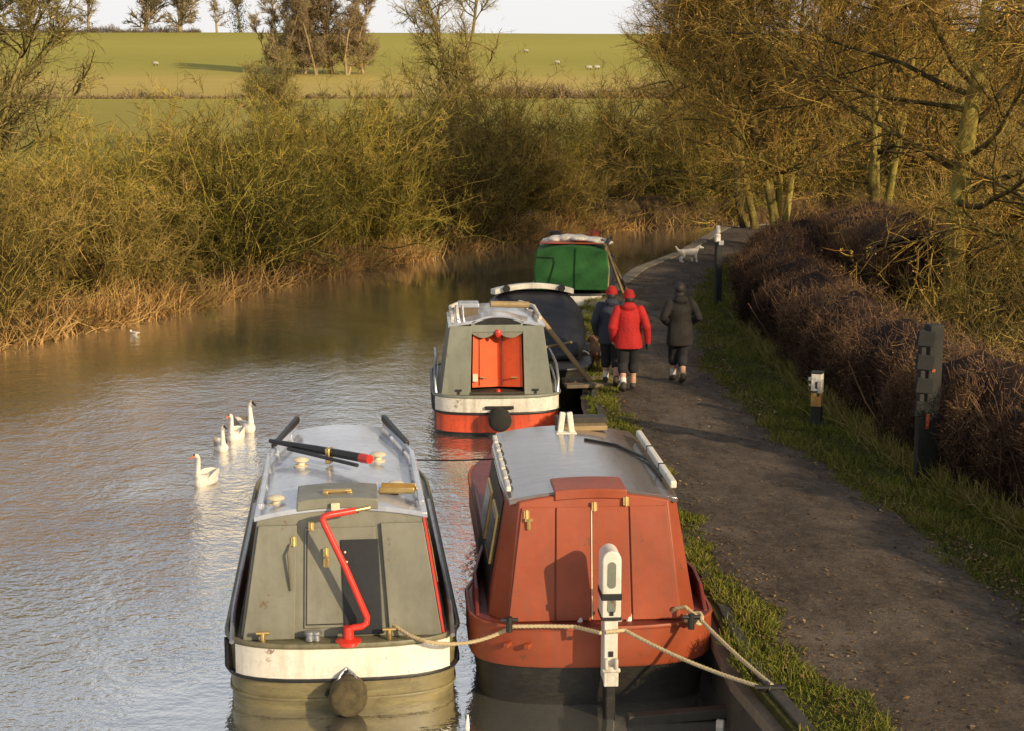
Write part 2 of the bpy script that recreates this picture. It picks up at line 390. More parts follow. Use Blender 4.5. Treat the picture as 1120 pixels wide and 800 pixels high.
def tree_meshes(seed, H=12, r=.26, limbs=16, reach=5.0, low=.22, up=.03, droop=-.02, k2=9, k3=8, k4=6, w=1.0, leaf=6000, leafsize=.045,
                bark='bark_moss', tw_m='alder', lean=(0, 0), fork=1, ivy=0, gn=1.0, lt=.22):
    global rng; rng = np.random.RandomState(seed)
    tr = Veg(); cr = Veg()
    P = np.zeros((fork, 3)); P[:, 2] = -.3
    if fork > 1: P[:, :2] = rng.normal(0, .18, (fork, 2))
    D = np.zeros((fork, 3)); D[:, 2] = 1; D[:, :2] = np.array(lean)[None] + (rng.normal(0, .13, (fork, 2)) if fork > 1 else 0)
    trunk = grow(P, D, np.full(fork, H) * rng.uniform(.85, 1.05, fork), 14, .045, .03)
    tr.tubes(trunk, r, r * .12, 10, .6, .1)
    p, d, idx, t = spawn(trunk, limbs, low, .96, .35)
    az = rng.uniform(0, 2 * math.pi, len(p)); el = rng.uniform(-.05, .75, len(p)) + t * .35
    d = np.stack([np.cos(az) * np.cos(el), np.sin(az) * np.cos(el), np.sin(el)], 1)
    L = reach * (1.1 - .6 * t) * rng.uniform(.6, 1.15, len(p))
    g1 = grow(p, d, L, 8, .13 * gn, up)
    tr.tubes(g1, r * .30 * (1.1 - .6 * t), .012 * w, 6, lt, .15)
    p, d, idx, t = spawn(g1, k2, .15, 1, .6)
    g2 = grow(p, d, L[idx] * rng.uniform(.2, .5, len(p)), 5, .16, droop + .02)
    tr.tubes(g2, .028 * w, .009 * w, 4, lt + .03, .2)
    p, d, idx, _ = spawn(g2, k3, .1, 1, .7)
    g3 = grow(p, d, rng.uniform(.5, 1.3, len(p)) * reach / 5, 3, .2, droop + .02)
    cr.ribbons(g3, .020 * w, .010 * w, .45, .22)
    p, d, _, _ = spawn(g3, k4, .1, 1, .7)
    g4 = grow(p, d, rng.uniform(.2, .55, len(p)) * reach / 5, 2, .22, droop)
    cr.ribbons(g4, .013 * w, .007 * w, .5, .25)
    if leaf:
        sel = rng.randint(0, len(g4), leaf)
        cr.flecks(g4[sel, rng.randint(0, 3, leaf)] + rng.normal(0, .04, (leaf, 3)), leafsize, .72, .25)
    iv = None
    if ivy:
        iv = Veg(); s_ = rng.randint(0, 9, ivy)
        q = trunk[rng.randint(0, fork, ivy), s_] + rng.normal(0, 1, (ivy, 3)) * np.array([.55, .55, .5]) * w * .35
        iv.flecks(q, .16, .5, .25); iv = iv.mesh('ivy', M['ivy'])
    return tr.mesh('trunk', M[bark]), cr.mesh('crown', M[tw_m]), iv

def place_plant(name, label, cat, meshes, names, loc, rz=0, sc=1.0, group=None, sz=None):
    t = thing(name, label, cat, loc, rz, group)
    t.scale = (sc, sc, sz if sz else sc)
    for nme, me in zip(names, meshes):
        if me is None: continue
        o = bpy.data.objects.new(nme, me); col.objects.link(o); o.parent = t
    return t

# ------------------------------------------------------------------ setting: banks, ground, towpath, water
XL = [(-80, -16), (10, -15), (25, -12.5), (32, -10.6), (36.5, -8.75), (39.4, -7.35), (44.8, -4.75), (51.1, -1.86), (55, .66), (59.5, 3.92), (64, 7.33), (66.6, 12.3), (69, 20), (73, 40), (80, 120), (92, 420)]
XR = [(-80, 2.8), (10, 3.2), (12.8, 2.96), (14, 2.84), (16, 2.9), (19, 2.88), (24, 2.75), (27, 2.86), (30, 3.24), (34, 3.5), (37.2, 3.75), (41, 4.75), (45.3, 5.95), (50, 7.95), (57.7, 10.5), (61, 15), (65, 25), (69, 45), (75, 120), (86, 420)]
def interp(tab, y): return np.interp(y, [a for a, _ in tab], [b for _, b in tab])
ZF = [(0, .55), (45, .55), (62, .85), (80, 1.7), (100, 2.6), (180, 3.45), (225, 4.55), (262, 6.0), (330, 10.6), (400, 15.6), (425, 16.9), (450, 17.3), (480, 16.8), (700, 11), (2500, -20)]
def zland(x, y):
    z = np.interp(y, [a for a, _ in ZF], [b for _, b in ZF])
    z = z + np.interp(y, [90, 250, 420], [0, .25, .55]) * (np.sin(x * .013 + y * .011) + .5 * np.sin(x * .031 + 2)) * .8
    return z
def hleft(x, y, d):
    s = np.clip(d / 1.6, 0, 1); s = s * s * (3 - 2 * s)
    return .02 + (zland(x, y) - .02) * s + .05 * np.sin(x * 1.7 + y * .9) * np.clip(d / 4, 0, 1) * np.clip((90 - y) / 40, 0, 1)
def hright(x, y, d):
    far = np.clip((x - interp(XR, y) - 7) / 10, 0, 1)
    return .6 + far * .9 + np.clip(x - 22, 0, 60) * .07 + .04 * np.sin(x * 1.3) * np.sin(y * .8) * np.clip((d - 4) / 2, 0, 1)

def build_ground():
    V = []; F = []
    ys = np.concatenate([np.arange(-60, 10, 5), np.arange(10, 80, .6), np.arange(80, 130, 4), np.arange(130, 500, 9), np.arange(500, 2501, 80)])
    # left land
    u = np.concatenate([np.linspace(0, 3, 13), np.linspace(3.5, 20, 22), np.geomspace(22, 1400, 42)])
    n = len(u)
    for y in ys:
        xl = min(float(interp(XL, y)), 700)
        V.append((xl, y, -1.0))
        x = xl - u
        for xx, d in zip(x, u): V.append((xx, y, float(hleft(xx, y, d))))
    n1 = n + 1
    for i in range(len(ys) - 1):
        for j in range(n1 - 1):
            a = i * n1 + j; F.append((a, a + 1, a + n1 + 1, a + n1))
    # right land
    b = len(V); yr = ys[ys <= 84]
    u = np.concatenate([np.linspace(0, 6, 13), np.linspace(6.5, 30, 32), np.geomspace(33, 600, 16)])
    n1 = len(u) + 1
    for y in yr:
        xr = float(interp(XR, y)); V.append((xr, y, -1.0))
        for d in u: V.append((xr + d, y, float(hright(xr + d, y, d))))
    for i in range(len(yr) - 1):
        for j in range(n1 - 1):
            a = b + i * n1 + j; F.append((a, a + n1, a + n1 + 1, a + 1))
    mb = MB(); mb.v = V; mb.f = F
    m, nt, bs = base_mat('ground_cover')
    g = nd(nt, 'ShaderNodeNewGeometry'); sp = nd(nt, 'ShaderNodeSeparateXYZ'); nt.links.new(g.outputs['Position'], sp.inputs[0])
    p = g.outputs['Position']
    nb = noise(nt, p, .035, 5, .6); nm = noise(nt, p, .35, 5, .65); nf = noise(nt, p, 7, 5, .7); ns = noise(nt, p, .12, 5, .6, (1, 7, 1))
    y2 = mth(nt, 'ADD', sp.outputs['Y'], mth(nt, 'MULTIPLY', mth(nt, 'SUBTRACT', nb, .5), 26))
    yr_ = nd(nt, 'ShaderNodeMapRange'); yr_.inputs[1].default_value = 60; yr_.inputs[2].default_value = 460; nt.links.new(y2, yr_.inputs[0])
    def f(y): return (y - 60) / 400
    field = ramp(nt, yr_.outputs[0], [(0, (.18, .155, .03)), (f(110), (.33, .27, .05)), (f(172), (.35, .30, .055)), (f(186), (.50, .37, .10)), (f(245), (.54, .40, .11)), (f(268), (.42, .35, .075)), (f(300), (.345, .315, .055)), (f(350), (.41, .36, .07)), (f(430), (.345, .315, .055))])
    field = mixc(nt, mth(nt, 'MULTIPLY', ramp(nt, ns, [(.42, (0, 0, 0)), (.66, (1, 1, 1))]), .4), field, (.29, .27, .045))
    field = mixc(nt, mth(nt, 'MULTIPLY', ramp(nt, nm, [(.45, (0, 0, 0)), (.75, (1, 1, 1))]), .3), field, (.46, .36, .11))
    verge = ramp(nt, nf, [(.3, (.032, .028, .009)), (.55, (.06, .060, .013)), (.75, (.09, .08, .02))])
    verge = mixc(nt, ramp(nt, nm, [(.5, (0, 0, 0)), (.68, (1, 1, 1))]), verge, (.075, .055, .03))
    litter = ramp(nt, nf, [(.3, (.03, .02, .01)), (.55, (.085, .055, .025)), (.8, (.19, .12, .055))])
    # litter to the right of the hedge and on the wooded banks
    sidemask = nd(nt, 'ShaderNodeMapRange'); sidemask.inputs[1].default_value = 6.2; sidemask.inputs[2].default_value = 7.2
    nt.links.new(mth(nt, 'ADD', sp.outputs['X'], mth(nt, 'MULTIPLY', mth(nt, 'SUBTRACT', nm, .5), 1.5)), sidemask.inputs[0])
    leftmask = nd(nt, 'ShaderNodeMapRange'); leftmask.inputs[1].default_value = 2.2; leftmask.inputs[2].default_value = 1.6
    nt.links.new(sp.outputs['X'], leftmask.inputs[0])
    near = mixc(nt, mth(nt, 'MAXIMUM', sidemask.outputs[0], leftmask.outputs[0]), verge, litter)
    dist = nd(nt, 'ShaderNodeMapRange'); dist.inputs[1].default_value = 66; dist.inputs[2].default_value = 82; nt.links.new(y2, dist.inputs[0])
    nt.links.new(mixc(nt, dist.outputs[0], near, field), bs.inputs['Base Color'])
    bs.inputs['Roughness'].default_value = .95; bs.inputs['Specular IOR Level'].default_value = .15
    bp = nd(nt, 'ShaderNodeBump'); bp.inputs['Strength'].default_value = .6; bp.inputs['Distance'].default_value = .06
    nt.links.new(nf, bp.inputs['Height']); nt.links.new(bp.outputs[0], bs.inputs['Normal'])
    tag(mb.build('ground', m, smooth=60), kind='structure')
build_ground()

PL = [(-60, 3.5), (8, 3.65), (12.5, 3.62), (14.3, 3.37), (17.2, 3.15), (22.4, 3.12), (27, 3.2), (33, 3.62), (37.2, 3.95), (45.3, 6.1), (50, 8.1), (57.7, 10.65), (61, 15.2), (65, 25)]
PR = [(-60, 5.9), (15.4, 5.86), (19.3, 5.72), (24.1, 5.22), (27.9, 5.25), (29.8, 5.3), (38.6, 6.5), (48.7, 9.2), (57.7, 13.0), (61, 18.5), (65, 29)]
def build_path():
    mb = MB(); ys = np.concatenate([np.arange(-60, 9, 3), np.arange(9, 64, .22)]); n = 9
    r2 = np.random.RandomState(3)
    wl = np.interp(np.arange(len(ys)), np.arange(0, len(ys), 2), r2.normal(0, .055, len(range(0, len(ys), 2))))
    wr = np.interp(np.arange(len(ys)), np.arange(0, len(ys), 2), r2.normal(0, .055, len(range(0, len(ys), 2))))
    for i, y in enumerate(ys):
        a = interp(PL, y) + wl[i]; b = interp(PR, y) + wr[i]
        for j in range(n):
            t = j / (n - 1)
            mb.v.append((a + (b - a) * t, y, .606 + .035 * math.sin(math.pi * t) + (.0 if 0 < j < n - 1 else -.004)))
    for i in range(len(ys) - 1):
        for j in range(n - 1):
            k = i * n + j; mb.f.append((k, k + 1, k + n + 1, k + n))
    m, nt, bs = base_mat('trodden_gravel')
    g = nd(nt, 'ShaderNodeNewGeometry'); p = g.outputs['Position']
    n1 = noise(nt, p, .9, 6, .65); n2 = noise(nt, p, 5, 6, .7); n3 = noise(nt, p, 38, 3, .7)
    n4 = noise(nt, p, 14, 6, .75); n5 = noise(nt, p, 2.2, 5, .7, (1.6, .45, 1))
    c = ramp(nt, n1, [(.32, (.068, .052, .038)), (.5, (.108, .084, .062)), (.68, (.165, .13, .097))])
    c = mixc(nt, mth(nt, 'MULTIPLY', ramp(nt, n5, [(.46, (0, 0, 0)), (.62, (1, 1, 1))]), .55), c, (.044, .033, .023))
    c = mixc(nt, mth(nt, 'MULTIPLY', ramp(nt, n2, [(.5, (0, 0, 0)), (.64, (1, 1, 1))]), .4), c, (.17, .13, .09))
    c = mixc(nt, mth(nt, 'MULTIPLY', ramp(nt, n4, [(.54, (0, 0, 0)), (.66, (1, 1, 1))]), .55), c, (.03, .022, .015))
    c = mixc(nt, mth(nt, 'MULTIPLY', ramp(nt, n3, [(.6, (0, 0, 0)), (.70, (1, 1, 1))]), .45), c, (.27, .22, .16))
    v = nd(nt, 'ShaderNodeTexVoronoi'); v.inputs['Scale'].default_value = 6.5; nt.links.new(p, v.inputs['Vector'])
    leaf = mth(nt, 'MULTIPLY', ramp(nt, v.outputs['Distance'], [(.12, (1, 1, 1)), (.16, (0, 0, 0))]), ramp(nt, n1, [(.45, (0, 0, 0)), (.55, (1, 1, 1))]))
    c = mixc(nt, mth(nt, 'MULTIPLY', leaf, .7), c, (.27, .17, .06))
    nt.links.new(c, bs.inputs['Base Color']); bs.inputs['Roughness'].default_value = .9; bs.inputs['Specular IOR Level'].default_value = .2
    b = nd(nt, 'ShaderNodeBump'); b.inputs['Strength'].default_value = .9; b.inputs['Distance'].default_value = .035
    nt.links.new(mth(nt, 'ADD', mth(nt, 'ADD', n2, mth(nt, 'MULTIPLY', n4, .5)), mth(nt, 'MULTIPLY', n3, .3)), b.inputs['Height']); nt.links.new(b.outputs[0], bs.inputs['Normal'])
    tag(mb.build('towpath', m, smooth=60), kind='structure')
build_path()

def build_water():
    mb = MB().add([(-30, -60, 0), (430, -60, 0), (430, 100, 0), (-30, 100, 0)], [(0, 1, 2, 3)])
    m = bpy.data.materials.new('canal_water'); m.use_nodes = True; nt = m.node_tree; nt.nodes.clear()
    out = nd(nt, 'ShaderNodeOutputMaterial')
    g = nd(nt, 'ShaderNodeNewGeometry'); p = g.outputs['Position']
    dif = nd(nt, 'ShaderNodeBsdfDiffuse'); dif.inputs[0].default_value = (.15, .145, .12, 1)
    gl = nd(nt, 'ShaderNodeBsdfGlossy'); gl.inputs['Roughness'].default_value = .035; gl.inputs['Color'].default_value = (.985, .985, .97, 1)
    fr = nd(nt, 'ShaderNodeFresnel'); fr.inputs['IOR'].default_value = WATER_IOR
    fm = nd(nt, 'ShaderNodeMapRange'); fm.inputs[3].default_value = .66; nt.links.new(fr.outputs[0], fm.inputs[0])
    mx = nd(nt, 'ShaderNodeMixShader')
    nt.links.new(fm.outputs[0], mx.inputs[0]); nt.links.new(dif.outputs[0], mx.inputs[1]); nt.links.new(gl.outputs[0], mx.inputs[2]); nt.links.new(mx.outputs[0], out.inputs[0])
    a = noise(nt, p, 2.6, 3, .55, (1, .75, 1)); b = noise(nt, p, 8.5, 3, .6); c = noise(nt, p, .55, 2, .5)
    h = mth(nt, 'ADD', mth(nt, 'MULTIPLY', a, .7), mth(nt, 'MULTIPLY', b, .42))
    h = mth(nt, 'ADD', h, mth(nt, 'MULTIPLY', c, .5))
    # wind patches: ruffled in the open, calm close to the banks and far off
    patch = noise(nt, p, .16, 3, .5, (1, .55, 1))
    wind = ramp(nt, patch, [(.36, (.12, .12, .12)), (.6, (1, 1, 1))])
    sp = nd(nt, 'ShaderNodeSeparateXYZ'); nt.links.new(p, sp.inputs[0])
    mr = nd(nt, 'ShaderNodeMapRange'); mr.inputs[1].default_value = 26; mr.inputs[2].default_value = 37; mr.inputs[3].default_value = 1; mr.inputs[4].default_value = .16
    nt.links.new(mth(nt, 'ADD', mth(nt, 'SUBTRACT', sp.outputs['Y'], mth(nt, 'MULTIPLY', sp.outputs['X'], 1.0)), mth(nt, 'MULTIPLY', mth(nt, 'SUBTRACT', patch, .5), 10)), mr.inputs[0])
    # sheltered close astern of the moored boats
    m2 = nd(nt, 'ShaderNodeMapRange'); m2.inputs[1].default_value = 15; m2.inputs[2].default_value = 21; m2.inputs[3].default_value = .22; m2.inputs[4].default_value = 1
    nt.links.new(sp.outputs['Y'], m2.inputs[0])
    m3 = nd(nt, 'ShaderNodeMapRange'); m3.inputs[1].default_value = -2.6; m3.inputs[2].default_value = -1.2; m3.inputs[3].default_value = 1; m3.inputs[4].default_value = .30
    nt.links.new(sp.outputs['X'], m3.inputs[0])
    st = mth(nt, 'MULTIPLY', mth(nt, 'MULTIPLY', mth(nt, 'MULTIPLY', wind, mr.outputs[0]), m2.outputs[0]), m3.outputs[0])
    bp = nd(nt, 'ShaderNodeBump'); bp.inputs['Distance'].default_value = .28
    nt.links.new(st, bp.inputs['Strength']); nt.links.new(h, bp.inputs['Height'])
    for q in (gl, fr, dif): nt.links.new(bp.outputs[0], q.inputs['Normal'])
    tag(mb.build('water', m, smooth=0), kind='structure')
WATER_IOR = 1.9
build_water()

# ------------------------------------------------------------------ narrowboats
WAIST = {(1.14, 8.2): .22}
def outline(hw, L, ds, bow, off=0.0, n=18, p=.72):
    pts = []; wst = WAIST.get((hw, L), 0)
    for k in range(n + 1):
        a = math.pi * k / n; c = math.cos(a); s = math.sin(a)
        pts.append((-(hw + off) * math.copysign(abs(c) ** p, c), ds - (ds + off) * s ** p if s > 1e-6 else ds))
    if wst: pts += [(hw + off, 1.25), (hw + off - wst * .55, 1.75), (hw + off - wst, 2.5)]
    for k in range(13):
        t = k / 12; pts.append(((hw - wst + off) * (1 - t ** 2.3) if t < 1 else 0, L - bow + (bow + off) * t))
    for k in range(11, -1, -1):
        t = k / 12; pts.append((-(hw - wst + off) * (1 - t ** 2.3), L - bow + (bow + off) * t))
    if wst: pts += [(-(hw + off - wst), 2.5), (-(hw + off - wst * .55), 1.75), (-(hw + off), 1.25)]
    return pts
def hull(par, hw, L, ds, bow, levels, name, m):
    """levels: (z, inset)"""
    mb = MB(); mb.loft([[(x, y, z) for x, y in outline(hw, L, ds, bow, -i)] for z, i in levels])
    return mb.build(name, m, par, smooth=40)
def stern_band(par, hw, L, ds, bow, z0, z1, k0, k1, off, name, m, n=18, ins=0.0):
    o = outline(hw, L, ds, bow, off - ins, n); i = outline(hw, L, ds, bow, -.02 - ins, n)
    mb = MB(); ring = []
    for k in range(k0, k1 + 1):
        ring.append([(*o[k], z0), (*o[k], z1), (*i[k], z1), (*i[k], z0)])
    mb.loft(ring); return mb.build(name, m, par, smooth=40)
def rubbing(par, hw, L, ds, bow, z, r, name, m, ins=0.0):
    mb = MB(); p = [(x, y, z) for x, y in outline(hw, L, ds, bow, -ins)]
    mb.tube(p[-8:] + p[:38], r, 6); return mb.build(name, m, par, smooth=60)
class Wall:
    """a raked end wall: u across, v up the slope, t outwards"""
    def __init__(s, y0, z0, h, rake, cx=0):
        s.o = Vector((cx, y0, z0)); d = Vector((0, rake, h)); s.V = d.length; s.v = d.normalized(); s.u = Vector((1, 0, 0)); s.n = s.u.cross(s.v); s.h = h
        if s.n.y > 0: s.n = -s.n
    def p(s, u, v, t=0): return s.o + s.u * u + s.v * (v * s.V) + s.n * t
    def slab(s, mb, uv, t0, t1): return mb.prism([s.p(u, v, t0) for u, v in uv], s.n * (t1 - t0))
    def rect(s, mb, u0, u1, v0, v1, t0, t1): return s.slab(mb, [(u0, v0), (u1, v0), (u1, v1), (u0, v1)], t0, t1)
def cabin_ring(y, hb, ht, zb, zt, cam, rake=0, n=9):
    r = [(-hb, y, zb)]
    for k in range(n):
        x = -ht + 2 * ht * k / (n - 1); r.append((x, y + rake, zt + cam * (1 - (x / ht) ** 2)))
    r.append((hb, y, zb)); return r
def roof_mesh(par, stations, m, name='roof', th=.05, over=.03, n=13):
    """stations: (y, half, z_edge, camber)"""
    mb = MB(); rings = []
    for y, h, z, c in stations:
        h += over
        top = [(-h + 2 * h * k / (n - 1), y, z + c * (1 - (2 * k / (n - 1) - 1) ** 2) + .012) for k in range(n)]
        rings.append(top + [(x, yy, zz - th) for x, yy, zz in reversed(top)])
    mb.loft(rings); return mb.build(name, m, par, smooth=40, bevel=.008)
def handrail(par, pts, m, w=.05, h=.06, feet=True):
    mb = MB()
    for a, b in zip(pts[:-1], pts[1:]): mb.bar(a, b, w, h)
    if feet:
        for a, b in zip(pts[:-1], pts[1:]):
            a, b = Vector(a), Vector(b); n = max(1, int((b - a).length / .6))
            for k in range(n):
                q = a.lerp(b, (k + .5) / n); mb.box(q - Vector((0, 0, .06)), (.05, .10, .09))
    return mb.build('handrail', m, par, smooth=0, bevel=.012)
def vent(par, p, m):
    mb = MB(); mb.lathe(p, [(.001, 0), (.075, 0), (.075, .012), (.04, .018), (.036, .055), (.082, .06), (.086, .072), (.062, .088), (.02, .096), (.001, .097)], 18)
    return mb.build('mushroom_vent', m, par, smooth=30)
def hinge(par, w, u, v, m, t=.03):
    mb = MB(); w.rect(mb, u - .025, u + .025, v - .035, v + .035, t, t + .012)
    a = w.p(u, v - .04, t + .014); b = w.p(u, v + .04, t + .014); mb.tube([a, b], .011, 8)
    return mb.build('hinge', m, par, smooth=40)

# ---- olive boat, nearest left
b1 = thing('narrowboat', 'olive green narrowboat with bright red tiller, white stern band and round rope fender', 'narrowboat', (-.625, 14.80, 0), R(2.2))
H1 = (1.07, 8.6, .62, 2.6)
hull(b1, *H1, [(-.35, .12), (0, .04), (.15, .03), (.33, .02), (.605, 0)], 'hull', M['hull_olive'])
stern_band(b1, *H1, .31, .585, 3, 15, .012, 'stern_band', M['white'])
stern_band(b1, *H1, .31, .585, 1, 2, .03, 'side_fender', M['fender_black'])
rubbing(b1, *H1, .295, .022, 'rubbing_strake', M['black'])
rubbing(b1, *H1, .615, .024, 'gunwale', M['olive_dark'])
rubbing(b1, *H1, .10, .016, 'lower_strake', M['hull_olive'], .03)
mb = MB(); mb.add([(x, y, .612) for x, y in outline(*H1, -.03)], [tuple(range(len(outline(*H1))))]); mb.build('deck', M['olive_dark'], b1, smooth=0)
ZB, ZT = .70, 1.80
w1 = Wall(.66, ZB, ZT - ZB + .005, .16)
mb = MB(); mb.loft([cabin_ring(.66, .93, .76, ZB, ZT, .09, .16), cabin_ring(3.0, .93, .76, ZB, ZT, .09), cabin_ring(4.45, .70, .53, ZB, ZT + .02, .07)])
mb.build('cabin', M['olive'], b1, smooth=30, bevel=.012)
for sx in (-1, 1):
    mb = MB(); mb.loft([[(sx * (.936 - .155 * (z - .7)), y, z) for z in (.80, 1.70)] + [(sx * (.944 - .155 * (z - .7)), y, z) for z in (1.70, .80)] for y in (.95, 2.95)])
    cs = mb.build('side_panel', M['red_dark'], b1, smooth=0)
cs['label'] = 'maroon cabin side panel with gold lettering'
# worn gold shadow-lettering along the cabin side (illegible at this angle)
for k in range(5):
    mb = MB(); y0 = 1.05 + k * .42; x = lambda z: .949 - .155 * (z - .7)
    for (ya, yb, za, zb_) in ((0, .06, 1.08, 1.42), (.06, .22, 1.36, 1.42), (.06, .20, 1.22, 1.27), (.18, .24, 1.08, 1.25)):
        mb.loft([[(x(za), y0 + ya, za), (x(zb_), y0 + ya, zb_), (x(zb_) + .006, y0 + ya, zb_), (x(za) + .006, y0 + ya, za)], [(x(za), y0 + yb, za), (x(zb_), y0 + yb, zb_), (x(zb_) + .006, y0 + yb, zb_), (x(za) + .006, y0 + yb, za)]])
    mb.build('gold_letter', M['brass'], cs, smooth=0)
mb = MB()
for sx in (1,):
    w1.slab(mb, [(sx * .915, .0), (sx * .935, .0), (sx * .765, .98), (sx * .745, .98)], 0, .014)
mb.build('corner_trim', M['bright_red'], b1, smooth=0)
def panel(w, par, name, uv, m, t0=0, t1=.03, bv=.006):
    mb = MB(); w.slab(mb, uv, t0, t1); return mb.build(name, m, par, smooth=0, bevel=bv)
pl = panel(w1, b1, 'end_panel', [(-.905, .0), (-.44, .0), (-.40, .93), (-.745, .93)], M['olive'], 0, .045)
pr = panel(w1, b1, 'end_panel', [(.43, .0), (.905, .0), (.745, .93), (.36, .93)], M['olive'], 0, .045)
dr = panel(w1, b1, 'door', [(-.35, .08), (.34, .08), (.31, .90), (-.33, .90)], M['olive'], 0, .02)
panel(w1, dr, 'door_gap', [(-.33, .105), (.33, .105), (.30, .115), (-.32, .115)], M['black'], .02, .024, 0)
panel(w1, dr, 'door_gap', [(-.335, .105), (-.325, .105), (-.305, .88), (-.315, .88)], M['black'], .02, .024, 0)
dl = panel(w1, dr, 'dark_slab', [(.015, .02), (.365, .02), (.335, .80), (-.01, .80)], M['dark_slab'], .02, .035)  # near-black slab over the right half of the door
mb = MB()
for u, v in ((.03, .70), (.045, .62)):
    mb = MB(); mb.ball(w1.p(u, v, .045), .012, 8, 6); mb.build('bolt', M['cream'], dr, smooth=60)
for u, v in ((-.43, .80), (-.27, .92), (-.14, .70), (-.14, .62)): hinge(dr, w1, u, v, M['brass'], .046)
mb = MB(); mb.tube([w1.p(-.46, .78, .06), w1.p(-.48, .70, .10), w1.p(-.47, .52, .08), w1.p(-.46, .40, .06)], .012, 8); mb.build('grab_handle', M['olive_dark'], b1)
# roof and its fittings
roof1 = roof_mesh(b1, [(.80, .76, ZT, .09), (2.0, .76, ZT, .09), (3.0, .76, ZT, .09), (3.8, .65, ZT + .01, .08), (4.5, .52, ZT + .02, .07)], M['roof'])
mb = MB(); rings = []
for y, zz in ((.79, 0), (1.40, .0)):
    top = [(-.40 + .74 * k / 8, y, ZT + .09 * (1 - ((-.40 + .74 * k / 8) / .76) ** 2) + .085) for k in range(9)]
    rings.append(top + [(x, yy, z - .10) for x, yy, z in reversed(top)])
mb.loft(rings); ht = mb.build('sliding_hatch', M['olive'], b1, smooth=30, bevel=.012)
mb = MB(); mb.box((-.03, 1.0, ZT + .19), (.26, .05, .03)); mb.box((-.14, 1.0, ZT + .18), (.05, .09, .02)); mb.box((.08, 1.0, ZT + .18), (.05, .09, .02)); mb.build('hatch_handle', M['brass'], ht, bevel=.006)
mb = MB(); mb.box((-.05, .76, ZT + .10), (.08, .03, .07)); mb.build('hatch_bolt', M['cream'], ht, bevel=.006)
for p in ((-.60, 1.15, ZT + .03), (-.40, 2.55, ZT + .075), (.38, 2.72, ZT + .075), (.52, 1.50, ZT + .055)): vent(b1, p, M['cream'])
zr = ZT + .09
handrail(b1, [(-.735, .86, zr), (-.735, 3.0, zr), (-.49, 4.4, zr + .03)], M['roof'])
handrail(b1, [(.735, .86, zr), (.735, 3.0, zr), (.49, 4.4, zr + .03)], M['roof'])
for sx in (-1, 1):
    mb = MB(); mb.bar((sx * .70, 3.3, zr + .03), (sx * .48, 4.45, zr + .09), .055, .07); mb.build('rail_end', M['black'], b1, smooth=0, bevel=.01)
# raised steel coamings along the side decks
for sx in (-1, 1):
    mb = MB(); rings = []
    for y, zt_ in ((.75, .76), (.95, .84), (1.4, .86), (4.8, .86), (5.4, .84)):
        rings.append([(sx * 1.005, y, .70), (sx * 1.025, y, zt_), (sx * .985, y, zt_), (sx * .965, y, .70)])
    mb.loft(rings); cm = mb.build('coaming', M['olive_dark'], b1, smooth=0, bevel=.008)
    mb = MB(); mb.tube([(sx * 1.0, .55, .72), (sx * 1.005, .75, .77), (sx * 1.005, .95, .855), (sx * 1.005, 1.4, .88), (sx * 1.005, 5.0, .88)], .022, 8); mb.build('coaming_rail', M['steel'], cm)
# tiller
t1_ = MB(); t1_.tube([(.05, .27, .70), (.05, .27, .86)], [.055, .045], 12); t1_.lathe((.05, .27, .70), [(.001, 0), (.12, 0), (.12, .03), (.06, .05), (.001, .05)], 16)
t1_.tube([(.05, .27, .83), (.10, .28, .845), (.17, .285, .85), (.215, .29, .88), (.22, .295, .93), (.03, .32, 1.40), (-.15, .34, 1.80), (-.165, .345, 1.84), (-.15, .355, 1.865), (-.10, .37, 1.875), (.13, .45, 1.89)], .031, 10)
tl = t1_.build('tiller', M['bright_red'], b1, smooth=60)
mb = MB(); mb.tube([(.125, .448, 1.89), (.26, .50, 1.90)], [.017, .022], 10); mb.build('tiller_handle', M['brass'], tl, smooth=60)
# deck fittings
mb = MB()
for x in (-.30, -.24): mb.lathe((x, .36, .71), [(.001, 0), (.04, 0), (.035, .05), (.05, .06), (.05, .085), (.001, .09)], 12)
mb.build('mooring_dolly', M['steel'], b1, smooth=50)
for x in (-.72, .42):
    mb = MB(); mb.tube([(x, .33, .71), (x, .33, .80)], .025, 10); mb.tube([(x - .06, .33, .80), (x + .06, .33, .80)], .018, 8); mb.build('mooring_dolly', M['brass'], b1, smooth=50)
# round rope stern fender
mb = MB(); mb.lathe((.04, -.03, .185), [(.001, -.22), (.12, -.218), (.158, -.20), (.17, -.16), (.17, .0), (.15, .1), (.001, .12)], 22, 'Y'); fd = mb.build('rope_fender', M['fender'], b1, smooth=50)
mb = MB()
for x in (-.10, .16): mb.tube([(x, -.16, .22), (x * .5 + .02, -.06, .36), (.03, -.02, .41)], .012, 6)
mb.build('fender_chain', M['steel'], fd)
mb = MB(); mb.bar((-.16, -.02, .16), (.03, -.035, .39), .05, .03); mb.build('rudder_strap', M['fender_black'], fd, smooth=0)

def shift(par, keep, d):
    for o in par.children:
        if o.name.split('.')[0] not in keep: o.location = o.location + Vector(d)
for o in b1.children:
    if o.name.split('.')[0] in ('tiller', 'mooring_dolly'): o.location = (0, .20, 0)
shift(b1, ('hull', 'stern_band', 'side_fender', 'rubbing_strake', 'gunwale', 'lower_strake', 'deck', 'rope_fender'), (0, -.40, -.09))
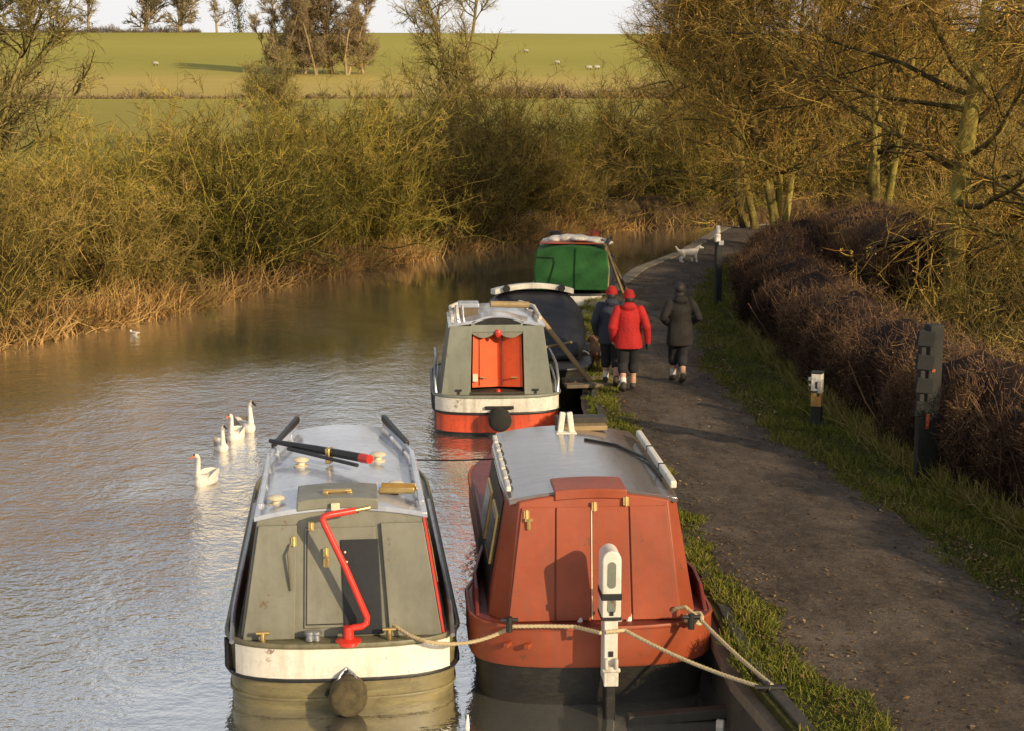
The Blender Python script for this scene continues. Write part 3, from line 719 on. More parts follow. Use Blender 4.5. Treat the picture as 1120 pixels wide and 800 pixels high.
# boat pole and shaft lying across the olive roof
bp = thing('boat_pole', 'dark boat pole with red tip laid across the olive narrowboat roof', 'boat pole', (-1.47, 17.65, 1.90))
a, b = Vector((0, 0, 0)), Vector((1.05, -1.20, .06))
mb = MB(); mb.tube([a, a.lerp(b, .5), b], [.022, .042, .045], 10); mb.build('shaft', M['black'], bp)
mb = MB(); mb.tube([b - (b - a).normalized() * .10, b + (b - a).normalized() * .03], [.05, .045], 10); mb.build('red_tip', M['bright_red'], bp)
mb = MB(); mb.tube([a.lerp(b, .2) + Vector((0, -.08, -.03)), b + Vector((-.10, -.14, -.03))], .02, 8); mb.build('short_shaft', M['black'], bp)
mb = MB(); mb.box(a.lerp(b, .62) + Vector((0, -.03, -.03)), (.05, .10, .16), -.4); mb.build('clamp', M['brass'], bp, bevel=.01)
# brass tray by the vent
tr_ = thing('brass_tray', 'shallow brass tray on the olive roof beside the hatch', 'tray', (-.13, 15.75, 1.80))
mb = MB(); mb.box((0, 0, .01), (.34, .18, .02), -.12); mb.build('tray_base', M['brass'], tr_, bevel=.006)
mb = MB(); mb.bar((-.17, -.07, .035), (.16, -.11, .035), .02, .05); mb.bar((-.15, .11, .035), (.18, .07, .035), .02, .05); mb.build('tray_rim', M['brass'], tr_, bevel=.006)

# ---- red boat, nearest right
b2 = thing('narrowboat', 'red oxide narrowboat moored at the bank with tall white rudder post astern', 'narrowboat', (1.665, 14.72, 0), R(.3))
H2 = (1.14, 8.2, .66, 2.4)
hull(b2, *H2, [(-.35, .18), (0, .10), (.22, .07), (.38, .04)], 'hull', M['hull_black'])
hull(b2, *H2, [(.382, .02), (.41, .005), (.74, .0), (.76, .03)], 'upper_hull', M['red'])
rubbing(b2, *H2, .75, .022, 'gunwale', M['red'], .01)
mb = MB(); mb.add([(x, y, .765) for x, y in outline(*H2, -.04)], [tuple(range(len(outline(*H2))))]); mb.build('deck', M['red_dark'], b2, smooth=0)
Z2B, Z2T = .79, 1.88
w2 = Wall(.62, Z2B, Z2T - Z2B, .14)
def ch(y, f): return cabin_ring(y, .96 * f, .78 * f, Z2B, Z2T, .09)
r0 = cabin_ring(.62, .80, .68, Z2B, Z2T, .07, .14); r1 = cabin_ring(.86, .96, .78, Z2B, Z2T, .09, .10)
mb = MB(); mb.loft([r0, r1, ch(3.1, 1), ch(3.75, .9)]); cab2 = mb.build('cabin', M['red'], b2, smooth=20, bevel=.01)
for sx in (-1, 1):
    mb = MB(); mb.loft([[(sx * (.966 - .165 * (z - .79)), y, z) for z in (.88, 1.80)] + [(sx * (.974 - .165 * (z - .79)), y, z) for z in (1.80, .88)] for y in (1.15, 3.0)])
    mb.build('side_panel', M['black'], b2, smooth=0)
for sx in (-1, 1):
    for y in (1.3, 2.2):
        mb = MB(); xx = lambda z: sx * (.977 - .165 * (z - .79))
        mb.loft([[(xx(1.15), yy, 1.15), (xx(1.62), yy, 1.62), (xx(1.62) + sx * .02, yy, 1.62), (xx(1.15) + sx * .02, yy, 1.15)] for yy in (y, y + .65)]); wf = mb.build('window', M['brass'], b2, smooth=0)
        mb = MB(); mb.loft([[(xx(1.19) + sx * .01, yy, 1.19), (xx(1.58) + sx * .01, yy, 1.58), (xx(1.58) + sx * .025, yy, 1.58), (xx(1.19) + sx * .025, yy, 1.19)] for yy in (y + .04, y + .61)]); mb.build('pane', M['glass'], wf, smooth=0)
for (a0, a1, b0, b1_) in ((-.79, -.375, -.66, -.36), (-.355, -.035, -.345, -.03), (-.02, .335, -.018, .31), (.35, .79, .325, .66)):
    panel(w2, b2, 'end_panel', [(a0, .01), (a1, .01), (b1_, .955), (b0, .955)], M['red'], 0, .022, .005)
mb = MB(); w2.rect(mb, -.031, -.021, .02, .94, 0, .03); mb.build('joint_strip', M['cream'], b2, smooth=0)
mb = MB(); rings = []
for y in (.74, 1.25):
    top = [(-.36 + .66 * k / 8, y, Z2T + .085 * (1 - ((-.36 + .66 * k / 8) / .78) ** 2) + .035) for k in range(9)]
    rings.append(top + [(x, yy, z - .09) for x, yy, z in reversed(top)])
mb.loft(rings); mb.build('sliding_hatch', M['red'], b2, smooth=30, bevel=.01)
for u, v in ((-.62, .90), (.0, .96), (.29, 1.0)): hinge(b2, w2, u, v, M['brass'], .024)
mb = MB(); mb.box(w2.p(-.60, .86, .04), (.07, .03, .03)); mb.tube([w2.p(-.60, .78, .035), w2.p(-.60, .87, .05)], .02, 8); mb.build('hasp', M['brass'], b2, smooth=40)
roof_mesh(b2, [(.80, .745, Z2T, .085), (1.6, .78, Z2T, .09), (2.6, .78, Z2T, .09), (3.1, .78, Z2T, .09), (3.78, .70, Z2T, .08)], M['roof_red'])
zr = Z2T + .06
mb = MB()
for k in range(3): mb.bar((.765, .98 + k * .80, zr + .03), (.765, 1.70 + k * .80, zr + .03), .06, .07)
hr = mb.build('handrail', M['white'], b2, smooth=0, bevel=.012)
for k in range(2):
    mb = MB(); mb.bar((.765, 1.70 + k * .80, zr + .03), (.765, 1.78 + k * .80, zr + .03), .05, .06); mb.build('rail_joint', M['black'], hr, smooth=0)
mb = MB()
for k in range(6): mb.bar((-.765, .98 + k * .40, zr + .01), (-.765, 1.30 + k * .40, zr + .01), .045, .05)
hr = mb.build('handrail', M['dirtywhite'], b2, smooth=0, bevel=.012)
for k in range(5):
    mb = MB(); mb.ball((-.74, 1.34 + k * .40, zr), .03, 8, 6); mb.build('rail_joint', M['black'], hr)
mb = MB(); pts = [(.15, 2.95, 1.99), (.45, 2.75, 1.97), (.70, 2.2, 1.94), (.74, 1.5, 1.93)]; mb.tube(pts, .015, 6); mb.build('roof_cable', M['black'], b2)
for sx in (-1, 1):
    mb = MB(); rings = []
    for y, q, zt_ in ((.85, 0, .80), (1.1, 0, .98), (1.5, 0, 1.02), (2.05, .07, 1.02), (2.8, .17, 1.0), (5.2, .17, .98), (5.8, .17, .9)):
        rings.append([(sx * (1.085 - q), y, .78), (sx * (1.075 - q), y, zt_), (sx * (1.04 - q), y, zt_), (sx * (1.05 - q), y, .78)])
    mb.loft(rings); mb.build('coaming', M['red_dark'], b2, smooth=0, bevel=.01)
# rudder hung on the stern, seen end on: a tall thin white-painted post and blade
mb = MB(); x0 = .05
def zpoly(ya, yb, za, zb_, hw, rnd=True):
    pr_ = []
    n = 10
    for k in range(n + 1):
        a_ = math.pi * k / n; pr_.append((x0 + hw * math.cos(a_), zb_ - hw + hw * math.sin(a_)))
    pr_ += [(x0 - hw, za), (x0 + hw, za)]
    return [(x, ya, z) for x, z in pr_], (0, yb - ya, 0)
poly, off = zpoly(-.30, -.02, 1.12, 1.745, .085); MBp = MB().prism(poly, off)
MBp.prism([(x0 - .062, -.28, .52), (x0 + .062, -.28, .52), (x0 + .062, -.28, 1.125), (x0 - .062, -.28, 1.125)], (0, .24, 0))
rd = MBp.build('rudder_post', M['white'], b2, smooth=30, bevel=.012)
for z0_, z1_ in ((1.30, 1.36), (1.115, 1.145)):
    mb = MB(); mb.box((x0, -.16, (z0_ + z1_) / 2), (.182, .30, z1_ - z0_)); mb.build('iron_band', M['black'], rd, smooth=0, bevel=.004)
mb = MB()
for zc, hh in ((1.53, .12), (1.25, .07)):
    mb.prism([(x0 + .038 * math.cos(a_) , -.306, zc + math.copysign(hh - .038, math.sin(a_)) + .038 * math.sin(a_)) for a_ in [2 * math.pi * k / 16 + .01 for k in range(16)]], (0, .01, 0))
mb.build('recess_panel', M['grey'], rd, smooth=0)
mb = MB(); mb.box((x0, -.304, 1.18), (.036, .008, .04)); mb.box((x0, -.284, .80), (.042, .01, .05)); mb.build('bolt', M['black'], rd, smooth=0)
mb = MB(); mb.box((x0, -.30, .60), (.13, .05, .18)); mb.box((x0 - .045, -.32, .72), (.03, .05, .10)); mb.box((x0 + .045, -.32, .72), (.03, .05, .10)); mb.tube([(x0 - .08, -.32, .66), (x0 + .08, -.32, .66)], .022, 8)
mb.build('rudder_bracket', M['dirtywhite'], rd, smooth=30, bevel=.012)
mb = MB(); mb.box((x0, -.16, .18), (.085, .26, .72)); mb.build('rudder_stem', M['hull_black'], rd, smooth=0, bevel=.015)
for sx in (-.14, .22, .31):
    mb = MB(); mb.tube([(sx, .60, .78), (sx + .02, .63, .85)], [.03, .012], 8); mb.build('deck_fitting', M['dirtywhite'], b2)
for x, z in ((-.80, .60), (-.62, .60)):
    mb = MB(); mb.box((x, .08 if abs(x) > .7 else .035, z), (.05, .12, .04), -.45); mb.build('stern_stud', M['red'], b2, smooth=0, bevel=.006)
for (x, y) in ((.84, .34), (-.80, .36)):
    mb = MB(); mb.tube([(x, y, .79), (x, y, .93)], .03, 10); mb.tube([(x - .08, y, .90), (x + .08, y, .90)], .02, 8); mb.build('mooring_dolly', M['black'], b2)
# things at the far end of the red roof
mb = MB()
for x in (-.07, .06): mb.bar((x, 3.35, 1.96), (x + (.03 if x < 0 else -.03), 3.35, 2.20), .055, .06)
mb.box((-.005, 3.35, 1.975), (.22, .14, .03))
o = mb.build('pole_rack', M['white'], b2, smooth=0, bevel=.01)
for o in b2.children:
    if o.name.split('.')[0] == 'rudder_post': o.location = (.04, .0, -.19)
    if o.name.split('.')[0] == 'rudder_stem': o.location = (.04, .0, -.20)
shift(b2, ('hull', 'upper_hull', 'gunwale', 'deck', 'rudder_post', 'rudder_stem', 'stern_stud'), (0, -.42, -.03))
pk = thing('plank_stack', 'short stack of gold and dark planks on the far end of the red roof', 'planks', (1.84, 17.9, 1.91))
mb = MB(); mb.box((0, 0, .05), (.52, .22, .05), .05); mb.build('pale_plank', M['pole'], pk, bevel=.006)
mb = MB(); mb.box((.0, .16, .09), (.54, .20, .09), .03); mb.build('dark_plank', M['wood_dark'], pk, bevel=.006)

# ---- sage grey boat with orange doors
b3 = thing('narrowboat', 'sage grey narrowboat with bright orange cabin doors and orange waterline band', 'narrowboat', (1.40, 26.72, 0), 0)
H3 = (1.03, 4.3, .62, 1.9)
hull(b3, *H3, [(-.3, .12), (0, .04), (.36, .02), (.625, 0)], 'hull', M['black'])
stern_band(b3, *H3, .39, .61, 2, 16, .014, 'stern_band', M['dirtywhite'])
stern_band(b3, *H3, .06, .34, 2, 18, .012, 'boot_top', M['orange_hull'], ins=.02)
rubbing(b3, *H3, .635, .028, 'gunwale', M['grey'])
rubbing(b3, *H3, .365, .02, 'rubbing_strake', M['black'])
mb = MB(); mb.add([(x, y, .635) for x, y in outline(*H3, -.03)], [tuple(range(len(outline(*H3))))]); mb.build('deck', M['olive_dark'], b3, smooth=0)
Z3B, Z3T = .63, 1.74
w3 = Wall(.55, Z3B, Z3T - Z3B, .13)
mb = MB(); mb.loft([cabin_ring(.56, .90, .75, Z3B, Z3T, .08, .13), cabin_ring(2.2, .90, .75, Z3B, Z3T, .08), cabin_ring(2.9, .62, .5, Z3B, Z3T, .06)], cap=False)
mb.build('cabin', M['grey'], b3, smooth=30)
panel(w3, b3, 'end_panel', [(-.90, 0), (-.43, 0), (-.40, .99), (-.75, .99)], M['grey'], -.02, .03)
panel(w3, b3, 'end_panel', [(.44, 0), (.90, 0), (.75, .99), (.42, .99)], M['grey'], -.02, .03)
panel(w3, b3, 'door_lintel', [(-.42, .90), (.43, .90), (.42, 1.03), (-.41, 1.03)], M['grey'], -.02, .028)
mb = MB()
for u0, u1 in ((-.41, -.02), (.03, .42)):
    pts = [(u0, .905)] + [(u0 + (u1 - u0) * k / 10, .885 - .07 * math.sin(math.pi * k / 10) ** 1.0) for k in range(11)] + [(u1, .905)]
    w3.slab(mb, pts, -.012, .012)
mb.build('scalloped_pelmet', M['olive'], b3, smooth=0)
mb = MB(); mb.prism([w3.p(-.40, .10, -.02), w3.p(.02, .10, -.26), w3.p(.02, .90, -.26), w3.p(-.38, .90, -.02)], (.02, .03, 0)); d1 = mb.build('door', M['orange'], b3, smooth=0, bevel=.005)
mb = MB(); mb.prism([w3.p(.42, .10, -.02), w3.p(.02, .10, -.26), w3.p(.02, .90, -.26), w3.p(.40, .90, -.02)], (-.02, .03, 0)); d2 = mb.build('door', M['orange'], b3, smooth=0, bevel=.005)
for dd, ua, ub in ((d1, -.28, .0), (d2, .10, .34)):
    mb = MB(); mb.bar(w3.p(ua, .12, -.02 - (.24 * (ua + .40) / .42 if ua < 0 else .24 * (.42 - ua) / .40) + .012), w3.p(ua, .88, -.02 - (.24 * (ua + .40) / .42 if ua < 0 else .24 * (.42 - ua) / .40) + .012), .018, .012); mb.build('door_groove', M['red_dark'], dd, smooth=0)
mb = MB(); w3.rect(mb, -.39, -.31, .19, .30, .0, .03); mb.build('notice_plate', M['cream'], d1, smooth=0)
for u in (-.22, .28): 
    mb = MB(); mb.tube([w3.p(u - .05, .24, -.05), w3.p(u + .05, .24, -.05)], .014, 6); mb.build('door_handle', M['brass'], d1 if u < 0 else d2)
mb = MB(); mb.ball(w3.p(.02, .88, .04), (.05, .03, .07)); mb.build('hatch_knob', M['bright_red'], b3)
mb = MB(); mb.ball(w3.p(.02, .04, -.0), (.04, .04, .05)); mb.build('step_light', M['bright_red'], b3)
mb = MB(); mb.box((0, .75, .66), (.86, .5, .03)); mb.build('door_step', M['wood_dark'], b3, smooth=0)
mb = MB(); mb.box((0.02, 1.05, 1.2), (.9, .02, 1.1)); mb.build('bulkhead', M['red_dark'], b3, smooth=0)
roof_mesh(b3, [(.66, .75, Z3T, .08), (2.2, .75, Z3T, .08), (2.9, .5, Z3T, .06)], M['roof'])
mb = MB(); rings = []
for y in (.66, 1.25):
    top = [(-.40 + .84 * k / 10, y, Z3T + .06 + .10 * (1 - (2 * k / 10 - 1) ** 2)) for k in range(11)]
    rings.append(top + [(x, yy, z - .035) for x, yy, z in reversed(top)])
mb.loft(rings); ht = mb.build('sliding_hatch', M['roof'], b3, smooth=30, bevel=.008)
mb = MB(); pts = [(-.36 + .76 * k / 10, .648, Z3T + .03 + .085 * (1 - (2 * k / 10 - 1) ** 2)) for k in range(11)]; mb.prism(pts + [(.38, .648, Z3T + .01), (-.34, .648, Z3T + .01)], (0, .02, 0)); mb.build('hatch_slot', M['black'], ht, smooth=0)
for sx in (-1, 1):
    mb = MB(); mb.tube([(sx * .98, .35, .63), (sx * 1.0, .42, .85), (sx * .99, .65, 1.05), (sx * .97, 1.1, 1.12), (sx * .97, 2.0, 1.12)], .024, 8); mb.build('side_rail', M['steel'], b3)
    mb = MB(); mb.tube([(sx * .96, .45, .63), (sx * .96, .55, .80), (sx * .94, .8, .92), (sx * .93, 1.2, .95)], .02, 8); mb.build('side_rail', M['steel'], b3)
    handrail(b3, [(sx * .71, .75, Z3T + .10), (sx * .71, 2.2, Z3T + .10), (sx * .5, 2.8, Z3T + .1)], M['dirtywhite'])
for u in (-.62, .62):
    mb = MB(); w3.rect(mb, u - .05, u + .05, .05, .08, .03, .05); w3.rect(mb, u - .018, u + .018, .01, .05, .03, .045); mb.build('drain_cover', M['black'], b3, smooth=0)
mb = MB(); mb.lathe((.02, -.03, .30), [(.001, -.30), (.11, -.295), (.17, -.26), (.185, -.2), (.185, 0), (.15, .08), (.001, .1)], 20, 'Y'); fd = mb.build('rope_fender', M['fender_black'], b3, smooth=50)
mb = MB(); mb.box((.02, -.03, .47), (.46, .06, .05)); mb.build('fender_bracket', M['fender_black'], fd, bevel=.01)
mb = MB(); mb.box((-.42, 1.5, Z3T + .13), (.30, .36, .13)); bx = mb.build('roof_box', M['wood'], b3, smooth=0, bevel=.01)
mb = MB(); mb.box((-.42, 1.5, Z3T + .235), (.34, .40, .075)); mb.build('box_lid', M['roof'], bx, smooth=0, bevel=.02)
mb = MB(); mb.tube([(-.05, 1.75, Z3T + .20), (.60, 1.85, Z3T + .17)], .055, 10); mb.build('furled_cover', M['pole'], b3)
for x in (-.60, -.52, -.62): mb = MB(); mb.tube([(x, 1.2 + x * .2, Z3T + .05), (x - .02, 1.2 + x * .2, Z3T + .28)], .022, 8); mb.build('roof_post', M['steel'], b3)

shift(b3, ('hull', 'stern_band', 'boot_top', 'gunwale', 'rubbing_strake', 'deck', 'rope_fender', 'side_rail'), (0, -.27, 0))
# ---- boat under a navy tarpaulin
b4 = thing('covered_boat', 'boat under sagging navy tarpaulin with white arched roof, behind the orange doors', 'boat', (2.36, 28.55, 0), R(1.0))
H4 = (.93, 9.0, 1.9, 2.2)
hull(b4, *H4, [(-.3, .2), (0, .1), (.4, .03), (.74, 0)], 'hull', M['hull_black'])
rubbing(b4, *H4, .74, .03, 'gunwale', M['black'])
mb = MB(); rings = []
r3 = np.random.RandomState(5)
for y, hb, zt_, sag in ((.95, .50, .84, .0), (1.25, .70, 1.10, .05), (1.7, .86, 1.34, .06), (2.25, .93, 1.60, .05), (2.75, .95, 1.84, 0), (3.7, .95, 1.70, .05), (5.0, .95, 1.3, .05)):
    ring = []
    for k in range(15):
        t = k / 14; a_ = math.pi * t
        x = -hb * math.copysign(abs(math.cos(a_)) ** .62, math.cos(a_)); z = .70 + (zt_ - .70) * (math.sin(a_) ** .55 if 0 < t < 1 else 0)
        z -= sag * math.sin(3 * a_) ** 2 + .035 * math.sin(k * 2.1 + y * 4.3) * math.sin(a_); ring.append((x, y + r3.normal(0, .03), z + r3.normal(0, .012)))
    rings.append(ring)
mb.loft(rings); tp = mb.build('tarpaulin', M['tarp'], b4, smooth=70)
sb = tp.modifiers.new('sub', 'SUBSURF'); sb.levels = 2; sb.render_levels = 2
roof_mesh(b4, [(2.7, .70, 1.80, .11), (3.3, .74, 1.74, .11)], M['white'], th=.10)
for x in (-.52, .50):
    mb = MB(); mb.lathe((x, 2.66, 1.83), [(.001, -.03), (.06, -.03), (.07, .0), (.05, .03), (.001, .03)], 12, 'Y'); mb.build('roof_lamp', M['black'], b4)
mb = MB(); mb.tube([(-.3, 2.2, 1.56), (-.05, 2.3, 1.60), (-.06, 1.7, 1.30), (-.02, 1.3, 1.12)], .02, 6); mb.build('tarp_pole', M['tarp'], tp)

# ---- green canvas boat
b5 = thing('narrowboat', 'narrowboat with green canvas stern cover and cluttered white roof, farthest away', 'narrowboat', (3.72, 38.9, 0), R(-7))
H5 = (.97, 11, .6, 2.6)
hull(b5, *H5, [(-.3, .12), (0, .05), (.4, .02), (.72, 0)], 'hull', M['hull_black'])
stern_band(b5, *H5, .47, .71, 4, 13, .016, 'stern_band', M['white'])
stern_band(b5, *H5, .12, .45, 4, 13, .014, 'red_band', M['red'], ins=.01)
rubbing(b5, *H5, .73, .03, 'gunwale', M['black'])
mb = MB(); mb.loft([cabin_ring(1.6, .88, .74, .72, 1.76, .08), cabin_ring(3.4, .88, .74, .72, 1.70, .08)]); mb.build('cabin', M['red_dark'], b5, smooth=30)
mb = MB(); rings = []
for y, k_ in ((.30, 1.0), (.42, 1.03), (1.0, 1.0), (1.65, 1.02)):
    rings.append([(-.84 * k_, y, .80), (-.86 * k_, y - .02, 1.3), (-.80 * k_, y, 1.72), (-.45, y + .03, 1.81), (0, y + .04, 1.84), (.45, y + .03, 1.81), (.80 * k_, y, 1.72), (.86 * k_, y - .02, 1.3), (.84 * k_, y, .80)])
mb.loft(rings); cv = mb.build('canvas_cover', M['canvas'], b5, smooth=40, bevel=.03)
mb = MB()
for pts in ([(-.80, .26, 1.58), (-.40, .27, 1.56), (-.38, .27, 1.45), (-.52, .26, .95)], [(.10, .29, 1.78), (.08, .27, 1.2), (.09, .27, .82)]):
    mb.tube(pts, .012, 6)
mb.build('canvas_seam', paint('dark_green_seam', (.008, .04, .01), .8), cv)
roof_mesh(b5, [(1.5, .76, 1.77, .08), (3.4, .76, 1.71, .08)], M['dirtywhite'])
mb = MB(); mb.box((.0, .8, 1.865), (1.5, .5, .03)); mb.build('canvas_frame', M['red'], b5, bevel=.015)
mb = MB(); mb.tube([(.78, .4, 1.80), (.86, .35, 1.3), (.84, .35, .8)], .03, 8); mb.build('cover_pole', M['pole'], b5)
mb = MB(); mb.tube([(.80, .6, 1.86), (.86, .6, 1.95), (.9, 1.1, 1.95)], .05, 8); mb.build('lamp_bracket', M['black'], b5)
for nm, lb, pts in (('roof_bundle', 'pale rolled tarpaulin heaped on the roof behind the green canvas', [(-.35, 1.3, -.09), (-.1, 1.2, -.05), (.15, 1.3, -.07)]), ('roof_bundle', 'white folded sheet hanging over the right roof edge of the green canvas boat', [(.2, .95, -.03), (.5, .9, -.05), (.72, .85, -.12)])):
    mb = MB(); mt = b5.matrix_basis
    for (x, y, z) in pts: mb.ball((x, y, 1.98 + z), (.26, .28, .07 if 'white' in lb else .11), 12, 8)
    o = organic(mb, nm, M['dirtywhite'] if 'pale' in lb else M['white'], None, .03, 3)
    o.location = (3.72, 38.9, 0); o.rotation_euler.z = R(-7); tag(o, lb, 'bundle')
for i, (x, y) in enumerate(((-.42, 2.2), (.55, 2.3))):
    mb = MB(); mb.lathe((0, 0, 0), [(.001, 0), (.12, 0), (.14, .2), (.15, .22), (.13, .23), (.11, .20), (.001, .18)], 14)
    o = mb.build('roof_pot', M['red' if i else 'black'], None); o.location = (3.72 + x + .25, 38.9 + y, 1.78)
    tag(o, ['black pot on the left side of the far boat roof', 'red pot on the right side of the far boat roof'][i], 'pot')

# ---- ropes, stakes, planks, bank edge
def catenary(a, b, sag, n=14):
    a, b = Vector(a), Vector(b); return [a.lerp(b, k / n) - Vector((0, 0, sag * 4 * (k / n) * (1 - k / n))) for k in range(n + 1)]
def rope(pts, label, r=.016, m='rope', name='mooring_rope', cat='rope'):
    """ropes get a three-strand twisted section; poles stay round"""
    pts = [Vector(p) for p in pts]
    if m != 'rope':
        mb = MB(); mb.tube(pts, r, 8); return tag(mb.build(name, M[m], None, smooth=60), label, cat)
    fine = []
    for a, b in zip(pts[:-1], pts[1:]):
        k = max(1, int((b - a).length / .012)); fine += [a.lerp(b, q / k) for q in range(k)]
    fine.append(pts[-1]); mb = MB(); rings = []; acc = 0; x = None
    for q, p in enumerate(fine):
        t = (fine[min(q + 1, len(fine) - 1)] - fine[max(q - 1, 0)]).normalized()
        x = (t.cross(Vector((0, 0, 1))) if x is None else x - t * x.dot(t)).normalized(); y = t.cross(x)
        if q: acc += (p - fine[q - 1]).length
        ph = acc / .11 * 2 * math.pi
        rings.append([p + (x * math.cos(a) + y * math.sin(a)) * r * (1.05 + .22 * math.cos(3 * (a - ph))) for a in [2 * math.pi * k / 12 for k in range(12)]])
    mb.loft(rings)
    return tag(mb.build(name, M[m], None, smooth=60), label, cat)
rope([(-.22, 15.13, .72), (-.14, 15.02, .70), (-.02, 14.90, .66)] + catenary((.12, 14.80, .64), (.90, 14.72, .79), .08) + [(1.2, 14.68, .80), (1.45, 14.62, .81), (1.66, 14.40, .82)], 'pale rope sagging from the olive stern to the white rudder post')
rope([(1.70, 14.39, .83), (1.86, 14.43, .83)] + catenary((1.88, 14.43, .83), (2.88, 13.48, .64), .04), 'pale rope running taut from white rudder post down to the bank stake')
rope([(2.36, 14.96, .80), (2.40, 14.88, .88), (2.48, 14.82, .91), (2.56, 14.72, .86)] + catenary((2.58, 14.68, .85), (3.0, 13.5, .64), .02), 'pale rope from the knotted cleat on red gunwale to the bank stake')
mb = MB(); 
for k in range(3): mb.tube([(.075 * math.cos(a_), .06 * math.sin(a_), .02 * k + .02 * math.sin(2 * a_)) for a_ in [2 * math.pi * j / 12 for j in range(13)]], .017, 6)
mb.tube([(-.07, 0, .0), (.0, -.02, .06), (.07, 0, .02)], .018, 6)
o = mb.build('rope_knot', M['rope'], None); o.location = (2.55, 14.76, .80); tag(o, 'bundled rope knot around the cleat on the red stern corner', 'knot')
st_ = thing('mooring_stake', 'dark iron mooring stake lying at the grassy bank edge with ropes tied on', 'stake', (2.94, 13.46, .60))
mb = MB(); mb.tube([(-.02, .02, -.12), (.0, .0, .08)], .028, 10); mb.build('spike', M['black'], st_)
mb = MB(); mb.tube([(-.09, .0, .035), (.16, -.02, .035)], .024, 10); mb.build('crossbar', M['black'], st_)
rope(catenary((.05, 17.8, 1.64), (.90, 17.8, 1.64), .01), 'thin dark line stretched between the olive and red boats', .008, 'black', 'boat_line', 'line')
rope(catenary((2.08, 28.2, 1.83), (3.02, 27.95, .64), .0, 4), 'thick wooden pole leaning from the orange-door boat roof to the bank', .045, 'pole', 'gang_pole', 'pole')
rope([(2.25, 27.9, 1.25), (2.75, 28.6, 1.22)], 'thin horizontal pole between the orange-door boat and the tarpaulin boat', .022, 'pole', 'spar', 'pole')
rope(catenary((4.55, 39.3, 1.85), (5.05, 39.9, .64), .0, 4), 'left of two wooden poles leaning from far green boat to the bank', .035, 'pole', 'gang_pole', 'pole')
rope(catenary((4.50, 39.5, 1.95), (5.2, 40.3, .64), .0, 4), 'right of two wooden poles leaning from far green boat to the bank', .035, 'wood', 'gang_pole', 'pole')
# steel and timber bank edging
pil = thing('bank_piling', 'dark timber and steel piling along the water edge of the towpath', 'piling', (0, 0, 0))
ysq = list(np.arange(-20, 60, .5))
mb = MB(); mb.loft([[(float(interp(XR, y)) - .06, y, -.6), (float(interp(XR, y)) - .06, y, .40), (float(interp(XR, y)) + .06, y, .40), (float(interp(XR, y)) + .06, y, -.6)] for y in ysq]); mb.build('sheet_piling', M['wood_dark'], pil, smooth=0)
mb = MB(); mb.loft([[(float(interp(XR, y)) - .10, y, .41), (float(interp(XR, y)) - .10, y, .52), (float(interp(XR, y)) + .02, y, .52), (float(interp(XR, y)) + .02, y, .41)] for y in ysq]); mb.build('waling', M['wood'], pil, smooth=0, bevel=.01)
mb = MB(); mb.loft([[(float(interp(XR, y)) + .06, y, .50), (float(interp(XR, y)) + .06, y, .625), (float(interp(XR, y)) + .17, y, .63), (float(interp(XR, y)) + .17, y, .50)] for y in ysq if y < 36]); mb.build('capping', M['wood_dark'], pil, smooth=0, bevel=.01)
mb = MB(); mb.loft([[(float(interp(XR, y)) + .05, y, .40), (float(interp(XR, y)) + .05, y, .64), (float(interp(XR, y)) + .42, y, .645), (float(interp(XR, y)) + .42, y, .40)] for y in ysq if y >= 36]); mb.build('stone_coping', M['concrete'], pil, smooth=0, bevel=.015)
mb = MB(); mb.bar((1.9, 14.35, .03), (2.82, 14.42, .06), .12, .09); tag(mb.build('timber_beam', M['wood_dark'], None, smooth=0, bevel=.01), 'wet timber beam at the waterline between red hull and bank', 'beam')
mb = MB(); mb.bar((2.70, 14.2, -.2), (2.71, 14.22, .06), .07, .05); tag(mb.build('marker_stick', M['white'], None, smooth=0, bevel=.01), 'short white stick standing in the water beside the bank timber', 'stick')
mb = MB(); mb.tube([(.47, 14.3, -.1), (.475, 14.31, .05), (.48, 14.32, .12)], [.03, .018, .006], 8); tag(mb.build('float', M['white'], None), 'small white pointed float in the water between the two near boats', 'float')
# landing planks and clutter on the bank
for i, (x, y, l, a_) in enumerate(((3.0, 27.6, .9, .12), (3.05, 28.15, 1.0, .2))):
    mb = MB(); mb.box((0, 0, 0), (l, .22, .06), a_); o = mb.build('landing_plank', M['wood'], None, smooth=0, bevel=.01); o.location = (x, y, .66)
    tag(o, ['nearer weathered plank lying on the bank beside the orange-door boat', 'farther weathered plank lying on the bank at the foot of the pole'][i], 'plank', 'planks on the bank')
mb = MB()
for k in range(4):
    mb.tube([(.17 * math.cos(a_) * (1 - .06 * k), .17 * math.sin(a_) * (1 - .06 * k), .03 * k + .012 * math.sin(3 * a_)) for a_ in [2 * math.pi * j / 16 for j in range(17)]], .013, 6)
o = mb.build('hose_coil', M['hose'], None); o.location = (3.08, 30.2, .66); o.rotation_euler = (R(35), 0, .3); tag(o, 'coil of grey hose on the bank near the brown dog', 'hose')
mb = MB(); mb.ball((0, 0, .14), (.12, .12, .17)); mb.ball((.02, 0, .33), (.05, .05, .07)); o = organic(mb, 'orange_bag', M['orange_bag'], None, .02, 3); o.location = (3.22, 32.4, .60); tag(o, 'small orange bag on the bank beside the tarpaulin boat', 'bag')
mb = MB(); mb.tube([(0, 0, 0), (-.05, .05, .75)], .035, 8); mb.ball((0, 0, .02), .05); o = mb.build('boat_fender', M['dirtywhite'], None); o.location = (2.98, 32.3, .62); tag(o, 'upright pale fender pole at the bank by the orange bag', 'fender')
mb = MB()
for (x, y, z, r_) in ((0, 0, .12, .22), (.25, .2, .1, .2), (-.15, .3, .14, .2), (.1, .5, .12, .25)): mb.ball((x, y, z), (r_ * 1.2, r_, r_ * .75))
